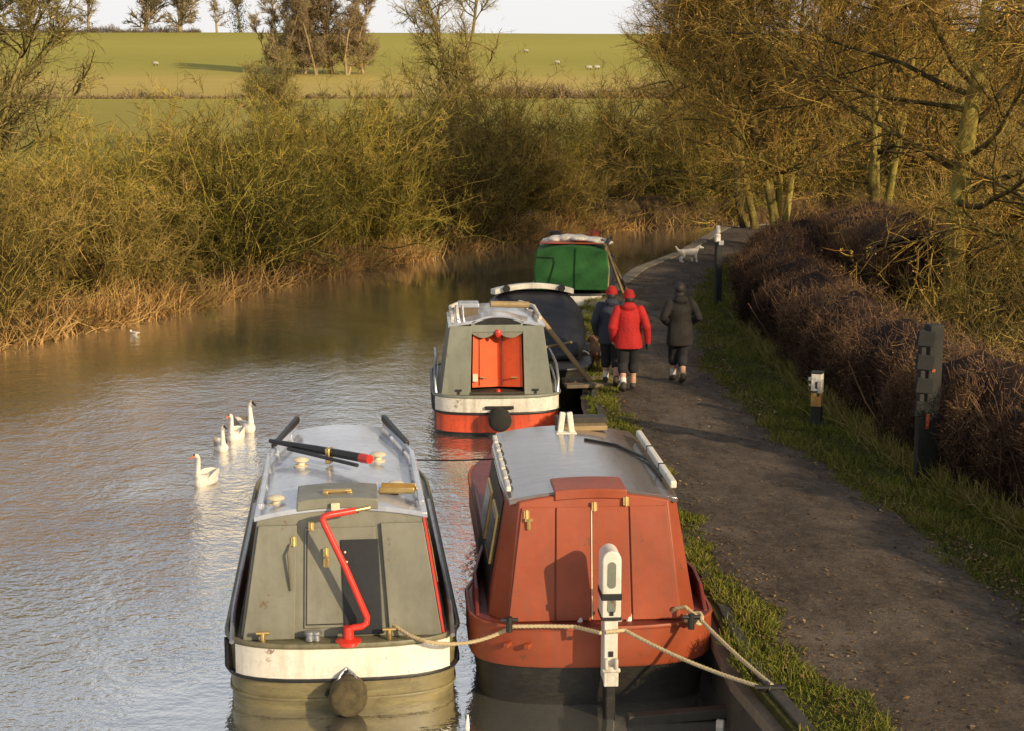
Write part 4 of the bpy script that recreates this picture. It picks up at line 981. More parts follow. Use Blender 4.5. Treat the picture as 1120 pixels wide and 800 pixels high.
o = organic(mb, 'tarp_heap', M['tarp'], None, .03, 3); o.location = (2.98, 30.7, .60); tag(o, 'crumpled dark tarpaulin heap on the bank behind the hose coil', 'heap')

# ------------------------------------------------------------------ people, dogs, swans, sheep
def hand(mb, wrist, d, side, curl):
    d = Vector(d).normalized(); s = Vector(side).normalized(); c = Vector(curl).normalized()
    wrist = Vector(wrist)
    mb.capsule([wrist - d * .02, wrist + d * .03, wrist + d * .07], [.024, .033, .034], 8)
    for i, (o, l) in enumerate(((-.030, .062), (-.010, .074), (.010, .070), (.029, .054))):
        a = wrist + d * .065 + s * o; b = a + d * l * .5 + c * .006; e = b + (d * .75 + c * .65).normalized() * l * .5
        mb.capsule([a, b, e], [.010, .0095, .008], 6)
    a = wrist + d * .025 - s * .028; b = a + (d * .6 - s * .8).normalized() * .035; mb.capsule([a, b, b + (d + c * .3).normalized() * .03], [.013, .011, .009], 6)

def person(label, loc, rz, legs, arms, coat, coat_len, head_turn, hat, h=1.0, lean=.03, glove=False, group=None, hood=True, sockm=('sock', 'skin')):
    t = thing('person', label, 'person', loc, rz, group); t.scale = (h, h, h)
    L = lambda y, z: y + lean * (z - .85)
    body = MB()
    hd = Vector((0, L(.01, 1.58), 1.58)); rot = Matrix.Rotation(head_turn, 3, 'Z')
    body.ball(hd, (.075, .095, .115), 14, 10, rot); body.ball(hd + rot @ Vector((0, .03, -.07)), (.055, .06, .055), 10, 8)
    body.ball(hd + rot @ Vector((0, .10, -.015)), (.014, .022, .022), 8, 6)
    for s in (-1, 1):
        body.ball(hd + rot @ Vector((s * .078, -.005, -.005)), (.012, .022, .034), 8, 6)
        body.ball(hd + rot @ Vector((s * .03, .085, .012)), (.015, .012, .010), 8, 6)
    body.ball(hd + rot @ Vector((0, .092, -.06)), (.024, .012, .010), 8, 6)
    body.capsule([(0, L(-.01, 1.40), 1.40), (0, L(0, 1.52), 1.52)], [.055, .052], 10)
    body.loft([[(rx * math.cos(a), L(ry * math.sin(a), z), z) for a in [2 * math.pi * k / 16 for k in range(16)]] for z, rx, ry in ((.80, .15, .10), (.92, .155, .11), (1.05, .135, .095), (1.25, .165, .11), (1.38, .16, .09), (1.43, .07, .06))])
    for (sh, el, wr) in arms:
        body.capsule([sh, el, wr], [.052, .042, .029], 10)
        d = Vector(wr) - Vector(el); hand(body, wr, d, (0, 1, 0) if abs(d.normalized().y) < .8 else (0, 0, 1), (-math.copysign(1, sh[0]), .2, 0))
    for (hp, kn, an, toe) in legs:
        body.capsule([hp, kn], [.085, .055], 10)
        kn_, an_ = Vector(kn), Vector(an); body.capsule([kn_, kn_.lerp(an_, .35), an_], [.052, .056, .036], 10); body.capsule([an, toe], [.038, .03], 8)
    organic(body, 'body', M['skin'], t, .0085, 3)
    j = MB()
    zs = (coat_len, .88, 1.0, 1.12, 1.26, 1.37, 1.43, 1.47)
    rx = (.225, .215, .20, .20, .215, .19, .10, .085); ry = (.165, .16, .15, .145, .15, .12, .09, .08)
    j.loft([[(a_ * math.cos(a) * (1 + .03 * math.sin(5 * a + z * 9)), L(b_ * math.sin(a) * (1 + .04 * math.sin(4 * a + z * 7)), z), z) for a in [2 * math.pi * k / 20 for k in range(20)]] for z, a_, b_ in zip(zs, rx, ry)])
    for (sh, el, wr) in arms:
        sh, el, wr = Vector(sh), Vector(el), Vector(wr)
        j.capsule([sh - Vector((math.copysign(.02, sh.x), 0, .0)), sh.lerp(el, .5), el, el.lerp(wr, .5), wr], [.078, .072, .069, .062, .052], 10)
    if hood: j.ball((0, L(-.09, 1.42), 1.42), (.12, .075, .075), 12, 8)
    j.ball((0, L(0, 1.46), 1.455), (.085, .085, .05), 12, 8)
    jk = organic(j, 'jacket', M[coat], t, .014, 2)
    q = MB()
    q.loft([[(a_ * math.cos(a), L(b_ * math.sin(a), z), z) for a in [2 * math.pi * k / 16 for k in range(16)]] for z, a_, b_ in ((.72, .17, .13), (.82, .19, .14), (.95, .175, .13))])
    for (hp, kn, an, toe) in legs:
        hp, kn, an = Vector(hp), Vector(kn), Vector(an); q.capsule([hp, hp.lerp(kn, .5), kn, kn.lerp(an, .30)], [.118, .102, .088, .086], 12)
    organic(q, 'trousers', M['trouser'], t, .014, 2)
    for (hp, kn, an, toe) in legs:
        hp, an, toe, kn = Vector(hp), Vector(an), Vector(toe), Vector(kn)
        s = MB(); s.capsule([an.lerp(kn, .36), an], [.050, .046], 12); s.build('sock', M[sockm[0] if hp.x < 0 else sockm[1]], t, smooth=60)
        s = MB(); f = (toe - an); f.normalize(); s.capsule([an - f * .035 + Vector((0, 0, .0)), an.lerp(toe, .5), toe], [.050, .050, .042], 12); s.capsule([an + Vector((0, 0, .05)), an], [.048, .052], 12)
        organic(s, 'shoe', M['shoe'], t, .012, 2)
    hm = MB()
    if hat:
        hm.ball(hd + Vector((0, -.010, .035)), (.086, .100, .078), 14, 10, rot); hm.lathe(hd + Vector((0, -.005, .0)), [(.001, -.035), (.094, -.035), (.10, -.01), (.096, .02), (.001, .02)], 18)
        organic(hm, 'hat', M[hat], t, .011, 2)
        hm = MB(); hm.ball(hd + rot @ Vector((0, -.042, -.055)), (.076, .066, .075), 12, 8); hm.build('hair', M['hair'], t)
    else:
        hm.ball(hd + rot @ Vector((0, -.02, .02)), (.092, .108, .115), 14, 10, rot); hm.ball(hd + rot @ Vector((0, -.055, -.07)), (.082, .06, .09), 12, 8); hm.ball(hd + rot @ Vector((0, -.09, .03)), (.07, .05, .07), 10, 8)
        organic(hm, 'hair', M['hair'], t, .011, 2)
    if glove:
        sh, el, wr = arms[1]; d = Vector(wr) - Vector(el); g = MB(); 
        wv = Vector(wr); d.normalize(); g.capsule([wv - d * .05, wv + d * .03, wv + d * .07], [.040, .042, .044], 10)
        for o in (-.030, -.010, .012, .032): g.capsule([wv + d * .06 + Vector((0, o, 0)), wv + d * .11 + Vector((-.01, o, 0)), wv + d * .14 + Vector((-.025, o, 0))], [.015, .014, .012], 8)
        g.capsule([wv + d * .02 + Vector((0, -.035, 0)), wv + d * .06 + Vector((0, -.062, 0))], [.016, .014], 8)
        organic(g, 'glove', M['glove'], t, .009, 2)
    return t
# red walker: left foot trailing on its toe, right leg forward
person('person in red jacket and red hat walking away beside a navy jacket', (3.52, 27.0, .63), R(-4),
       [((-.085, 0, .86), (-.085, .10, .48), (-.08, -.10, .11), (-.08, .05, .045)), ((.09, .0, .86), (.09, .17, .49), (.09, .20, .085), (.09, .36, .045))],
       [((-.20, .0, 1.36), (-.27, -.06, 1.09), (-.24, .08, .86)), ((.20, .0, 1.36), (.285, -.09, 1.09), (.31, .02, .83))],
       'jacket_red', .74, R(15), 'jacket_red', 1.0, .04, True)
person('person in navy jacket and red hat, partly hidden by the red jacket', (3.31, 27.6, .63), R(-8),
       [((-.085, 0, .86), (-.085, .14, .49), (-.09, .12, .085), (-.09, .28, .045)), ((.09, .0, .86), (.09, .06, .47), (.09, -.20, .13), (.09, -.06, .05))],
       [((-.20, .0, 1.36), (-.28, -.07, 1.10), (-.25, .10, .88)), ((.20, .0, 1.36), (.26, -.05, 1.09), (.25, .10, .86))],
       'jacket_navy', .74, R(-5), 'jacket_red', .99, .04)
person('person in long dark olive coat, dark haired, walking alone at right', (4.47, 27.75, .63), R(4),
       [((-.085, 0, .86), (-.07, .16, .49), (-.05, .22, .085), (-.05, .38, .045)), ((.085, .0, .86), (.06, .05, .46), (.04, -.12, .12), (.04, .03, .05))],
       [((-.20, .0, 1.36), (-.30, -.10, 1.12), (-.20, .12, 1.02)), ((.20, .0, 1.36), (.30, -.10, 1.12), (.20, .12, 1.02))],
       'jacket_olive', .66, R(-12), None, 1.0, .05, sockm=('sock', 'skin'))

def dog(label, loc, rz, m, sc, headup=.12, patch=None, fat=1.0):
    t = thing('dog', label, 'dog', loc, rz); t.scale = (sc,) * 3
    b = MB()
    b.capsule([(0, -.24, .36), (0, -.08, .345), (0, .10, .34), (0, .24, .36)], [.085 * fat ** .5, .092 * fat ** .7, .11 * fat ** .7, .10 * fat ** .5], 12)
    for s in (-1, 1):
        b.capsule([(s * .06, -.25, .35), (s * .065, -.19, .22), (s * .065, -.28, .13), (s * .065, -.26, .03), (s * .065, -.22, .02)], [.075 * fat, .045 * fat, .026 * fat, .024 * fat, .026 * fat], 8)
        sw = .06 * s
        b.capsule([(s * .06, .22, .32), (s * .06, .20 + sw, .20), (s * .06, .23 + sw, .11), (s * .06, .22 + sw, .03), (s * .06, .255 + sw, .022)], [.055 * fat, .034 * fat, .027 * fat, .024 * fat, .026 * fat], 8)
        b.capsule([(s * .055, .40, .50 + headup), (s * .085, .39, .45 + headup), (s * .085, .41, .41 + headup)], [.02, .028, .018], 8)
    b.capsule([(0, .24, .38), (0, .33, .42 + headup * .6), (0, .39, .45 + headup)], [.085, .07, .065], 10)
    b.ball((0, .42, .46 + headup), (.065, .075, .065)); b.capsule([(0, .47, .445 + headup), (0, .55, .43 + headup)], [.04, .03], 8)
    b.capsule([(0, -.31, .40), (0, -.40, .46), (0, -.46, .55)], [.028 * fat, .03 * fat, .022 * fat], 8)
    organic(b, 'body', m, t, .014, 2)
    n = MB(); n.ball((0, .58, .44 + headup), (.016, .014, .014)); n.build('nose', M['bill_dark'], t)
    if patch:
        p = MB(); p.ball((0, -.325, .37), (.05, .03, .07)); p.build('rump_patch', patch, t)
    return t
dog('small brown dog with pale rump trotting beside the walkers', (3.27, 29.15, .63), R(8), M['fur_brown'], .95, .08, M['fur_white'])
dog('cream white dog standing far ahead on the towpath', (7.72, 46.7, .63), R(-78), M['fur_white'], .80, .06, None, 1.4)

def swan(label, loc, rz, wing, bill, sc=1.0, head=0.0, group='swans swimming past the olive boat', cap=None):
    t = thing('swan', label, 'swan', loc, rz, group); t.scale = (sc,) * 3
    b = MB()
    b.ball((0, 0, .06), (.17, .32, .13), 16, 10); b.ball((0, .20, .08), (.13, .16, .14), 12, 8); b.ball((0, -.26, .13), (.09, .16, .07), 12, 8, Matrix.Rotation(-.35, 3, 'X'))
    b.capsule([(0, .24, .10), (0, .31, .22), (0, .30, .34), (0, .28, .46), (0, .29, .55), (0, .32, .585)], [.085, .062, .050, .045, .044, .046], 10)
    hr = Matrix.Rotation(head, 3, 'Z'); hc = Vector((0, .315, .595))
    b.ball(hc + hr @ Vector((0, .02, 0)), (.04, .055, .042), 10, 8, hr)
    organic(b, 'body', M['swan'], t, .016, 3)
    for s in (-1, 1):
        w = MB(); w.loft([[(s * (x + .012 * math.cos(a)), y, z + h_ * math.sin(a)) for a in [2 * math.pi * k / 10 for k in range(10)]] for y, x, z, h_ in ((.16, .125, .10, .05), (.02, .155, .13, .10), (-.16, .13, .16, .095), (-.30, .075, .18, .06), (-.40, .03, .19, .02))])
        w.build('wing', M[wing], t, smooth=60)
    w = MB(); w.capsule([hc + hr @ Vector((0, .06, 0)), hc + hr @ Vector((0, .10, -.015)), hc + hr @ Vector((0, .15, -.04))], [.026, .02, .014], 8); w.build('bill', M[bill], t)
    w = MB(); w.ball(hc + hr @ Vector((0, .062, .018)), (.024, .026, .022)); w.build('bill_knob', M['bill_dark'], t)
    if cap:
        w = MB(); w.ball(hc + hr @ Vector((0, .01, .016)), (.042, .05, .034), 10, 8, hr); w.build('crown_feathers', M[cap], t)
    return t
swan('pure white adult swan with orange bill, nearest of the four', (-2.88, 23.75, 0), R(156), 'swan', 'bill', .76, -.5)
swan('young swan with brownish wings, second nearest', (-2.92, 26.0, 0), R(-165), 'swan_grey', 'bill_dark', .68, .5, cap='swan_grey')
swan('white swan swimming in front of the farthest dark-headed one', (-2.76, 26.8, 0), R(165), 'swan', 'bill', .70, -.5)
swan('dark-headed young swan with brown wings, farthest of the four', (-2.70, 27.45, 0), R(-150), 'swan_grey', 'bill_dark', .84, .3, cap='swan_grey')
g = thing('gull', 'tiny white gull floating near the reedy far bank', 'gull', (-6.15, 38.2, 0), R(60)); g.scale = (.62, .62, .62)
mb = MB(); mb.ball((0, 0, .05), (.08, .17, .07)); mb.ball((0, .14, .13), (.045, .05, .045)); mb.capsule([(0, -.12, .07), (0, -.26, .09)], [.05, .02], 8); organic(mb, 'body', M['swan'], g, .014, 2)
mb = MB(); mb.capsule([(0, .18, .13), (0, .23, .12)], [.012, .006], 6); mb.build('bill', M['bill_dark'], g)
mb = MB()
for s in (-1, 1): mb.ball((s * .075, -.03, .07), (.02, .15, .04))
mb.build('wing', M['swan_grey'], g)

def sheep_proto():
    t = thing('sheep', 'x', 'sheep', (0, 0, 0), 0, 'sheep grazing on the hillside')
    b = MB(); b.capsule([(0, -.38, .62), (0, 0, .64), (0, .36, .62)], [.27, .31, .26], 12); b.ball((0, .48, .72), (.14, .16, .15)); organic(b, 'fleece', M['wool'], t, .05, 2)
    b = MB()
    for x in (-.13, .13):
        for y in (-.34, .32): b.capsule([(x, y, .45), (x, y, .02)], [.05, .035], 8)
    b.build('legs', M['sheepface'], t)
    b = MB(); b.capsule([(0, .58, .70), (0, .76, .58)], [.09, .06], 8); b.ball((.1, .58, .76), (.06, .03, .03)); b.ball((-.1, .58, .76), (.06, .03, .03)); b.build('head', M['sheepface'], t)
    return t
sp0 = sheep_proto()
for i, (x, y, a, lb) in enumerate(((22.7, 330, 70, 'white sheep highest on the hill, right of the tall bare tree'), (25.3, 291, 250, 'white sheep on the hill just below the highest one'), (29.2, 277, 85, 'left one of two sheep standing close together at right'), (30.6, 278, 95, 'right one of two sheep standing close together at right'), (-40.5, 283, 80, 'lone sheep on the hill left of the copse'))):
    o = sp0 if i == 0 else copy_tree(sp0)
    o.location = (x, y, float(zland(x, y)) - .02); o.scale = (.8, .8, .8); o.rotation_euler.z = R(a); o['label'] = lb

# ------------------------------------------------------------------ posts beside the path
t = thing('marker_post', 'short square post with white top, stained ochre middle and black foot', 'post', (5.97, 24.35, .58), R(-24))
mb = MB(); mb.box((0, 0, .15), (.15, .15, .34)); mb.build('foot', M['tar_post'], t, smooth=0, bevel=.012)
mb = MB(); mb.box((0, 0, .42), (.155, .155, .20)); mb.build('shaft', M['ochre'], t, smooth=0, bevel=.008)
mb = MB(); mb.box((0, 0, .665), (.156, .156, .29)); mb.build('white_top', M['dirtywhite'], t, smooth=0, bevel=.008)
mb = MB(); mb.box((0, 0, .822), (.18, .18, .025)); mb.build('cap', M['black'], t, smooth=0, bevel=.008)
mb = MB(); mb.box((.0, -.0795, .64), (.035, .004, .10)); mb.box((-.03, -.0795, .54), (.10, .004, .03)); mb.box((.03, -.0795, .50), (.04, .004, .05)); mb.build('stain_marks', M['wood_dark'], t, smooth=0)
mb = MB(); mb.box((-.105, -.02, .72), (.04, .05, .05)); mb.box((-.105, -.02, .63), (.03, .05, .03)); mb.build('side_bracket', M['dirtywhite'], t, smooth=0, bevel=.006)
t = thing('board_post', 'tall tarred post with four weathered boards, standing against the hedge', 'post', (6.52, 20.97, .58), R(14))
mb = MB(); mb.box((.12, .05, 1.0), (.20, .18, 2.0), Matrix.Rotation(.015, 3, 'Y')); mb.build('main_post', M['tar_post'], t, smooth=0, bevel=.02)
mb = MB(); mb.box((-.07, -.02, .95), (.07, .10, 1.98)); mb.build('side_post', M['tar_post'], t, smooth=0, bevel=.012)
for k in range(4):
    mb = MB(); mb.box((-.06, -.085, 1.84 - k * .30), (.24, .05, .19), Matrix.Rotation(R(7), 3, 'Y')); mb.build('board', M['board'], t, smooth=0, bevel=.01)
mb = MB(); mb.box((.0, -.10, .78), (.045, .03, .2)); mb.build('rusty_latch', M['red'], t, smooth=0, bevel=.008)
mb = MB(); mb.box((.09, -.04, 1.42), (.05, .03, .04)); mb.build('rusty_latch', M['red'], t, smooth=0)
t = thing('gate_post', 'distant dark gate post with pale weathered head where hedge meets path', 'post', (6.98, 38.05, .58), R(10))
mb = MB(); mb.box((0, 0, .72), (.15, .15, 1.44)); mb.build('shaft', M['tar_post'], t, smooth=0, bevel=.02)
mb = MB(); mb.box((-.03, 0, 1.53), (.12, .13, .20)); mb.box((-.02, 0, 1.72), (.09, .11, .18)); mb.build('pale_head', M['dirtywhite'], t, smooth=0, bevel=.03)
mb = MB(); mb.box((.02, -.10, 1.42), (.12, .03, .10)); mb.build('iron_plate', M['steel'], t, smooth=0, bevel=.005)

# ------------------------------------------------------------------ hedges
def hedge(label, front, depth, top, n, seed, mat='hedge', tw=.0078):
    """front: polyline of the path-side foot; twigs concentrated in the outer shell"""
    global rng; rng = np.random.RandomState(seed)
    v = Veg(); fx = np.array([p[0] for p in front]); fy = np.array([p[1] for p in front])
    def hgt(y, u): 
        bump = .14 * np.sin(y * 1.9 + seed) + .10 * np.sin(y * 4.3) + .03 * np.sin(y * 9.1 + u * 5)
        return top * (1 - .30 * np.abs(2 * u - 1) ** 2.5) + bump * .8
    y = rng.uniform(fy[0], fy[-1], n); u = rng.beta(.75, .9, n); k = rng.beta(2.0, .95, n)
    face = rng.uniform(0, 1, n) < .5
    u = np.where(face, np.abs(rng.normal(0, .09, n)), u); k = np.where(face, rng.uniform(0, 1, n), k)
    x = np.interp(y, fy, fx) + u * depth + .14 * np.sin(y * 2.7) + .08 * np.sin(y * 7.3) + np.where(face, .22 * (1 - k) * 0 + .10 * np.sin(k * 5 + y), 0)
    z = .56 + k * hgt(y, u)
    P = np.stack([x, y, z - .1], 1)
    D = rng.normal(0, .7, (n, 3)); D[:, 2] += .55; D[:, 0] -= np.where(face, .3, 0)
    g_ = grow(P, D, rng.uniform(.08, .24, n), 2, .25, .05)
    v.ribbons(g_, tw, tw * .55, .22 + .36 * k ** 2, .2)  # tint climbs with height, painting sunlit tops onto the twigs
    m_ = n // 5; sel = rng.randint(0, n, m_)
    v.flecks(g_[sel, 1] + rng.normal(0, .03, (m_, 3)), .016, .45 + .3 * k[sel], .25)
    # woody stems at the foot
    s_ = int(n * .02); ys = rng.uniform(fy[0], fy[-1], s_); us = rng.uniform(.1, .9, s_)
    Pb = np.stack([np.interp(ys, fy, fx) + us * depth, ys, np.full(s_, .5)], 1); Db = rng.normal(0, .25, (s_, 3)); Db[:, 2] = 1
    gb = grow(Pb, Db, top * rng.uniform(.6, 1, s_), 4, .12); v.tubes(gb, .02, .006, 4, .35, .15)
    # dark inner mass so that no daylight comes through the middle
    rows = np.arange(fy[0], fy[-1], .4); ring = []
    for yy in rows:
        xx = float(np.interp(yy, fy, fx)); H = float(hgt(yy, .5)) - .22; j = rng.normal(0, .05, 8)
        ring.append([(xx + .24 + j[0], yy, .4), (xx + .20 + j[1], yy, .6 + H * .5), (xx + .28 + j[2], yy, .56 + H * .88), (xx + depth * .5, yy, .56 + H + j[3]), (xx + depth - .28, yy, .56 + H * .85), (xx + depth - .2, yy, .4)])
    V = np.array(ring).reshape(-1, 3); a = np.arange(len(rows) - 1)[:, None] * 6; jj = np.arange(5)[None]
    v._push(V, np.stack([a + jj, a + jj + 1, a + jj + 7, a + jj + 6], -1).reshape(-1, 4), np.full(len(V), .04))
    return tag(v.obj('hedge', M[mat]), label, 'hedge', 'clipped hedge beside the towpath')
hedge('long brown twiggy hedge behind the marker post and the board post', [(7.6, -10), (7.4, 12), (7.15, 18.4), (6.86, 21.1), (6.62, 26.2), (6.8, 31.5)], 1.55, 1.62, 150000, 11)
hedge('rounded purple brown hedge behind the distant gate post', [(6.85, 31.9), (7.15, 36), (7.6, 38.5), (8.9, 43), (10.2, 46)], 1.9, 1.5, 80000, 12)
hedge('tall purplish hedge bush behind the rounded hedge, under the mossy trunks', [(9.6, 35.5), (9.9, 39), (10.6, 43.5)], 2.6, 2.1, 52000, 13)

# ------------------------------------------------------------------ trees and shrubs
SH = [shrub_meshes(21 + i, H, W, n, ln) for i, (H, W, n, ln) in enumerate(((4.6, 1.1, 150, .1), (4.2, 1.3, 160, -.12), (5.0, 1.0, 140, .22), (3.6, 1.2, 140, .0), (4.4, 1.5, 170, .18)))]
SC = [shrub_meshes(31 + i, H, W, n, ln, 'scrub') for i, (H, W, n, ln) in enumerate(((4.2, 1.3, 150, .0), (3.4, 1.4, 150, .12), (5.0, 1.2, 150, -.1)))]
shr = [  # distance along the bank (y), offset from the water, mesh, scale, label
    (31.5, 2.2, 0, 1.14, 'olive willow shrub at the left edge of the photo above the nearest reeds'),
    (34.6, 3.3, 1, 0.89, 'broad olive shrub on the far bank, second from the left edge'),
    (37.0, 1.6, 3, 1.03, 'dark green-brown shrub overhanging the water behind the gull'),
    (39.2, 2.8, 2, 0.75, 'arching shrub just right of the gull on the far bank'),
    (41.9, 1.8, 3, 1.12, 'low shrub in the dip between the two big bank shrubs'),
    (44.6, 2.9, 4, 0.91, 'wide golden olive shrub left of the golden reeds'),
    (47.3, 1.8, 0, 1.32, 'tall golden shrub beside the bend, below the hillside copse'),
    (50.2, 2.4, 2, 1.07, 'golden shrub with leaning stems above the bright reed clump'),
    (53.2, 2.0, 1, 1.28, 'golden shrub left of the twin-stemmed bare tree'),
    (55.6, 3.1, 4, 1.18, 'olive shrub at the foot of the twin-stemmed bare tree'),
    (58.0, 1.8, 3, 1.28, 'brownish shrub right of the twin-stemmed tree'),
    (60.8, 3.0, 0, 0.85, 'olive shrub above the far green boat'),
    (63.4, 2.2, 1, 1.17, 'brown-green shrub right of the far green boat'),
    (65.4, 3.5, 2, 0.85, 'dark shrub across the water from the white dog'),
    (66.9, 2.0, 4, 1.16, 'dark shrub where the canal bends out of sight'),
    (68.6, 3.0, 0, 1.11, 'last shrub beyond the bend behind the gate post')]
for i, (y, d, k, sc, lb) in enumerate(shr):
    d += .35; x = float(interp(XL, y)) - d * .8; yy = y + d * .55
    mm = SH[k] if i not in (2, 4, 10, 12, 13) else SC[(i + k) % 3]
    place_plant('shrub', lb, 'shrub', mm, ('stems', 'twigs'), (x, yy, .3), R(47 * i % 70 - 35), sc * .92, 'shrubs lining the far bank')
back = [(-14.5, 34), (-12.8, 37.5), (-11.8, 41), (-9.8, 44), (-8.6, 47), (-6.8, 50.5), (-4.6, 54), (-2.2, 57.5), (-.3, 60.5), (2.2, 64), (5.2, 67.5), (8.8, 70.5), (13.5, 72), (18, 73), (3.5, 69), (-4.8, 58), (-14, 46), (23, 74)]
for i, (x, y) in enumerate(back):
    place_plant('shrub', 'brown scrub bush half hidden in the row behind the bank shrubs', 'shrub', SC[i % 3] if i % 3 != 1 else SH[i % 5], ('stems', 'twigs'), (x, y, float(zland(x, y)) - .1), R(61 * i), (.82 if i in (2, 3) else .98) + .2 * ((i * 7) % 5) / 4, 'scrub in the row behind the bank shrubs')

TW = tree_meshes(41, 12.5, .14, 30, 3.0, .20, .10, .01, 9, 7, 5, .95, 3500, .035, 'pale', 'pale', (0, 0), 2, gn=.6, lt=.35)
TL = tree_meshes(42, 8.0, .12, 20, 3.0, .12, .09, .02, 9, 7, 5, .9, 1500, .035, 'pale', 'pale', (.08, 0), 3, gn=.7, lt=.3)
place_plant('bare_tree', 'tall twin-stemmed bare tree rising above the far bank against the hill', 'tree', TW, ('trunk', 'crown'), (1.9, 75.0, 1.3), R(20), 1.0)
place_plant('bare_tree', 'bushy bare tree reaching above the left bank shrubs to the skyline', 'tree', TL, ('trunk', 'crown'), (-14.0, 53.5, .5), R(10), 1.38)
place_plant('bare_tree', 'thin bare sapling in the scrub below the hillside copse', 'tree', TL, ('trunk', 'crown'), (-5.2, 73.0, 1.0), R(130), .72)

TA = [tree_meshes(51, 12.5, .27, 20, 6.0, .22, .05, -.02, 9, 7, 6, .85, 15000, .024),
      tree_meshes(52, 11.5, .125, 22, 5.2, .18, .05, .0, 8, 7, 6, .85, 17000, .025, lean=(-.05, -.03), fork=4),
      tree_meshes(53, 11.0, .15, 20, 4.8, .2, .06, .0, 8, 7, 6, .85, 14000, .025, lean=(.04, 0), fork=2),
      tree_meshes(54, 10.0, .20, 18, 5.0, .12, .0, -.03, 9, 8, 6, 1.0, 9000, .027, lean=(.32, .05))]
rt = [(11.5, 35.2, 0, 165, 1.0, 'thick mossy tree trunk standing behind the hedge near the board post'),
      (11.1, 51.0, 1, 10, 1.0, 'cluster of sunlit yellow mossy stems behind the rounded hedge'),
      (11.7, 57.5, 2, 80, .95, 'leaning alder hung with brown cones, its branches reaching over the water'),
      (13.3, 48.5, 2, 200, 1.0, 'slim pale mossy trunk between the sunlit stems and the thick trunk'),
      (13.1, 33.5, 3, 0, 1.0, 'dark tree leaning to the right at the right edge of the photo'),
      (13.4, 24.0, 0, 215, .95, 'tree beyond the right edge whose long bare limbs reach into the photo')]
for x, y, k, rz, sc, lb in rt:
    place_plant('bare_tree', lb, 'tree', TA[k][:2], ('trunk', 'crown'), (x, y, .6), R(rz), sc, 'bare trees behind the towpath hedge')
wd = [(13.0, 73), (17.5, 71), (22, 75), (27, 71), (33, 74), (39, 70), (45, 76), (16, 58), (24, 62), (31, 60), (17.5, 38.5), (38, 58)]
for i, (x, y) in enumerate(wd):
    place_plant('bare_tree', 'twiggy bare tree deep in the tangled wood behind the front trees', 'tree', TA[(i * 2 + 1) % 3][:2], ('trunk', 'crown'), (x, y, float(hright(np.array(x), y, 9.0)) - .1), R(67 * i), .85 + .05 * (i % 5), 'bare trees deep in the wood')

# undergrowth on the wooded side: nobody could count it
def undergrowth():
    global rng; rng = np.random.RandomState(61); v = Veg()
    n = 2600; y = rng.uniform(18, 64, n); x = np.interp(y, [18, 30, 40, 64], [8.7, 8.6, 11.0, 17]) + rng.beta(1, 1.6, n) * 20
    P = np.stack([x, y, hright(x, y, 9.0) - .1], 1); D = rng.normal(0, .42, (n, 3)); D[:, 2] = 1
    H = np.interp(x - np.interp(y, [18, 40, 64], [8.7, 11, 17]), [0, 2.5, 8], [1.1, 2.2, 3.4]) * rng.uniform(.5, 1.2, n)
    g = grow(P, D, H, 6, .17, -.03); v.tubes(g, .016, .006, 3, .5, .2)
    p, d, idx, _ = spawn(g, 7, .1, 1, .6); g1 = grow(p, d, H[idx] * rng.uniform(.15, .4, len(p)), 3, .2, .02); v.ribbons(g1, .016, .008, .45, .25)
    p, d, _, _ = spawn(g1, 4, .1, 1, .7); g2 = grow(p, d, rng.uniform(.15, .4, len(p)), 2, .2); v.ribbons(g2, .012, .007, .5, .25)
    sel = rng.randint(0, len(g2), 9000); v.flecks(g2[sel, 2], .03, .8, .2)
    tag(v.obj('undergrowth', M['scrub']), 'tangled brown undergrowth of brambles and saplings under the trees on the right', 'undergrowth', kind='stuff')
undergrowth()
def reeds():
    global rng; rng = np.random.RandomState(71); v = Veg()
    C = 620; yc = rng.uniform(26, 70, C); dc = rng.beta(1.1, 2.4, C) * 1.8 - .45
    dens = .12 + .88 * np.clip(np.sin(yc * .62 + 1.1) * .6 + .35 * np.sin(yc * 1.9) + .35, 0, 1)
    m = 56; idx = np.repeat(np.arange(C), m); keep = rng.uniform(0, 1, C * m) < dens[idx]; idx = idx[keep]; n = len(idx)
    y = yc[idx] + rng.normal(0, .22, n); d = dc[idx] + rng.normal(0, .2, n)
    x = interp(XL, y) - d
    P = np.stack([x, y, hleft(x, y, np.maximum(d, 0)) - .08], 1)
    hc_ = rng.uniform(.40, 1.15, C) * np.interp(yc, [26, 36, 60, 70], [1.15, 1.0, .85, .8]); bias = rng.normal(0, .35, (C, 2))
    D = rng.normal(0, .33, (n, 3)); D[:, 2] = 1; D[:, :2] += bias[idx]; D[:, 0] += .16; D[:, 1] -= .12
    g = grow(P, D, hc_[idx] * rng.uniform(.55, 1.15, n), 4, .12, -.16); v.ribbons(g, .026, .008, .42 + .35 * rng.uniform(0, 1, C)[idx], .2)
    tag(v.obj('reeds', M['reed']), 'dead golden reeds and grasses along the waterline of the far bank', 'reeds', kind='stuff')
reeds()
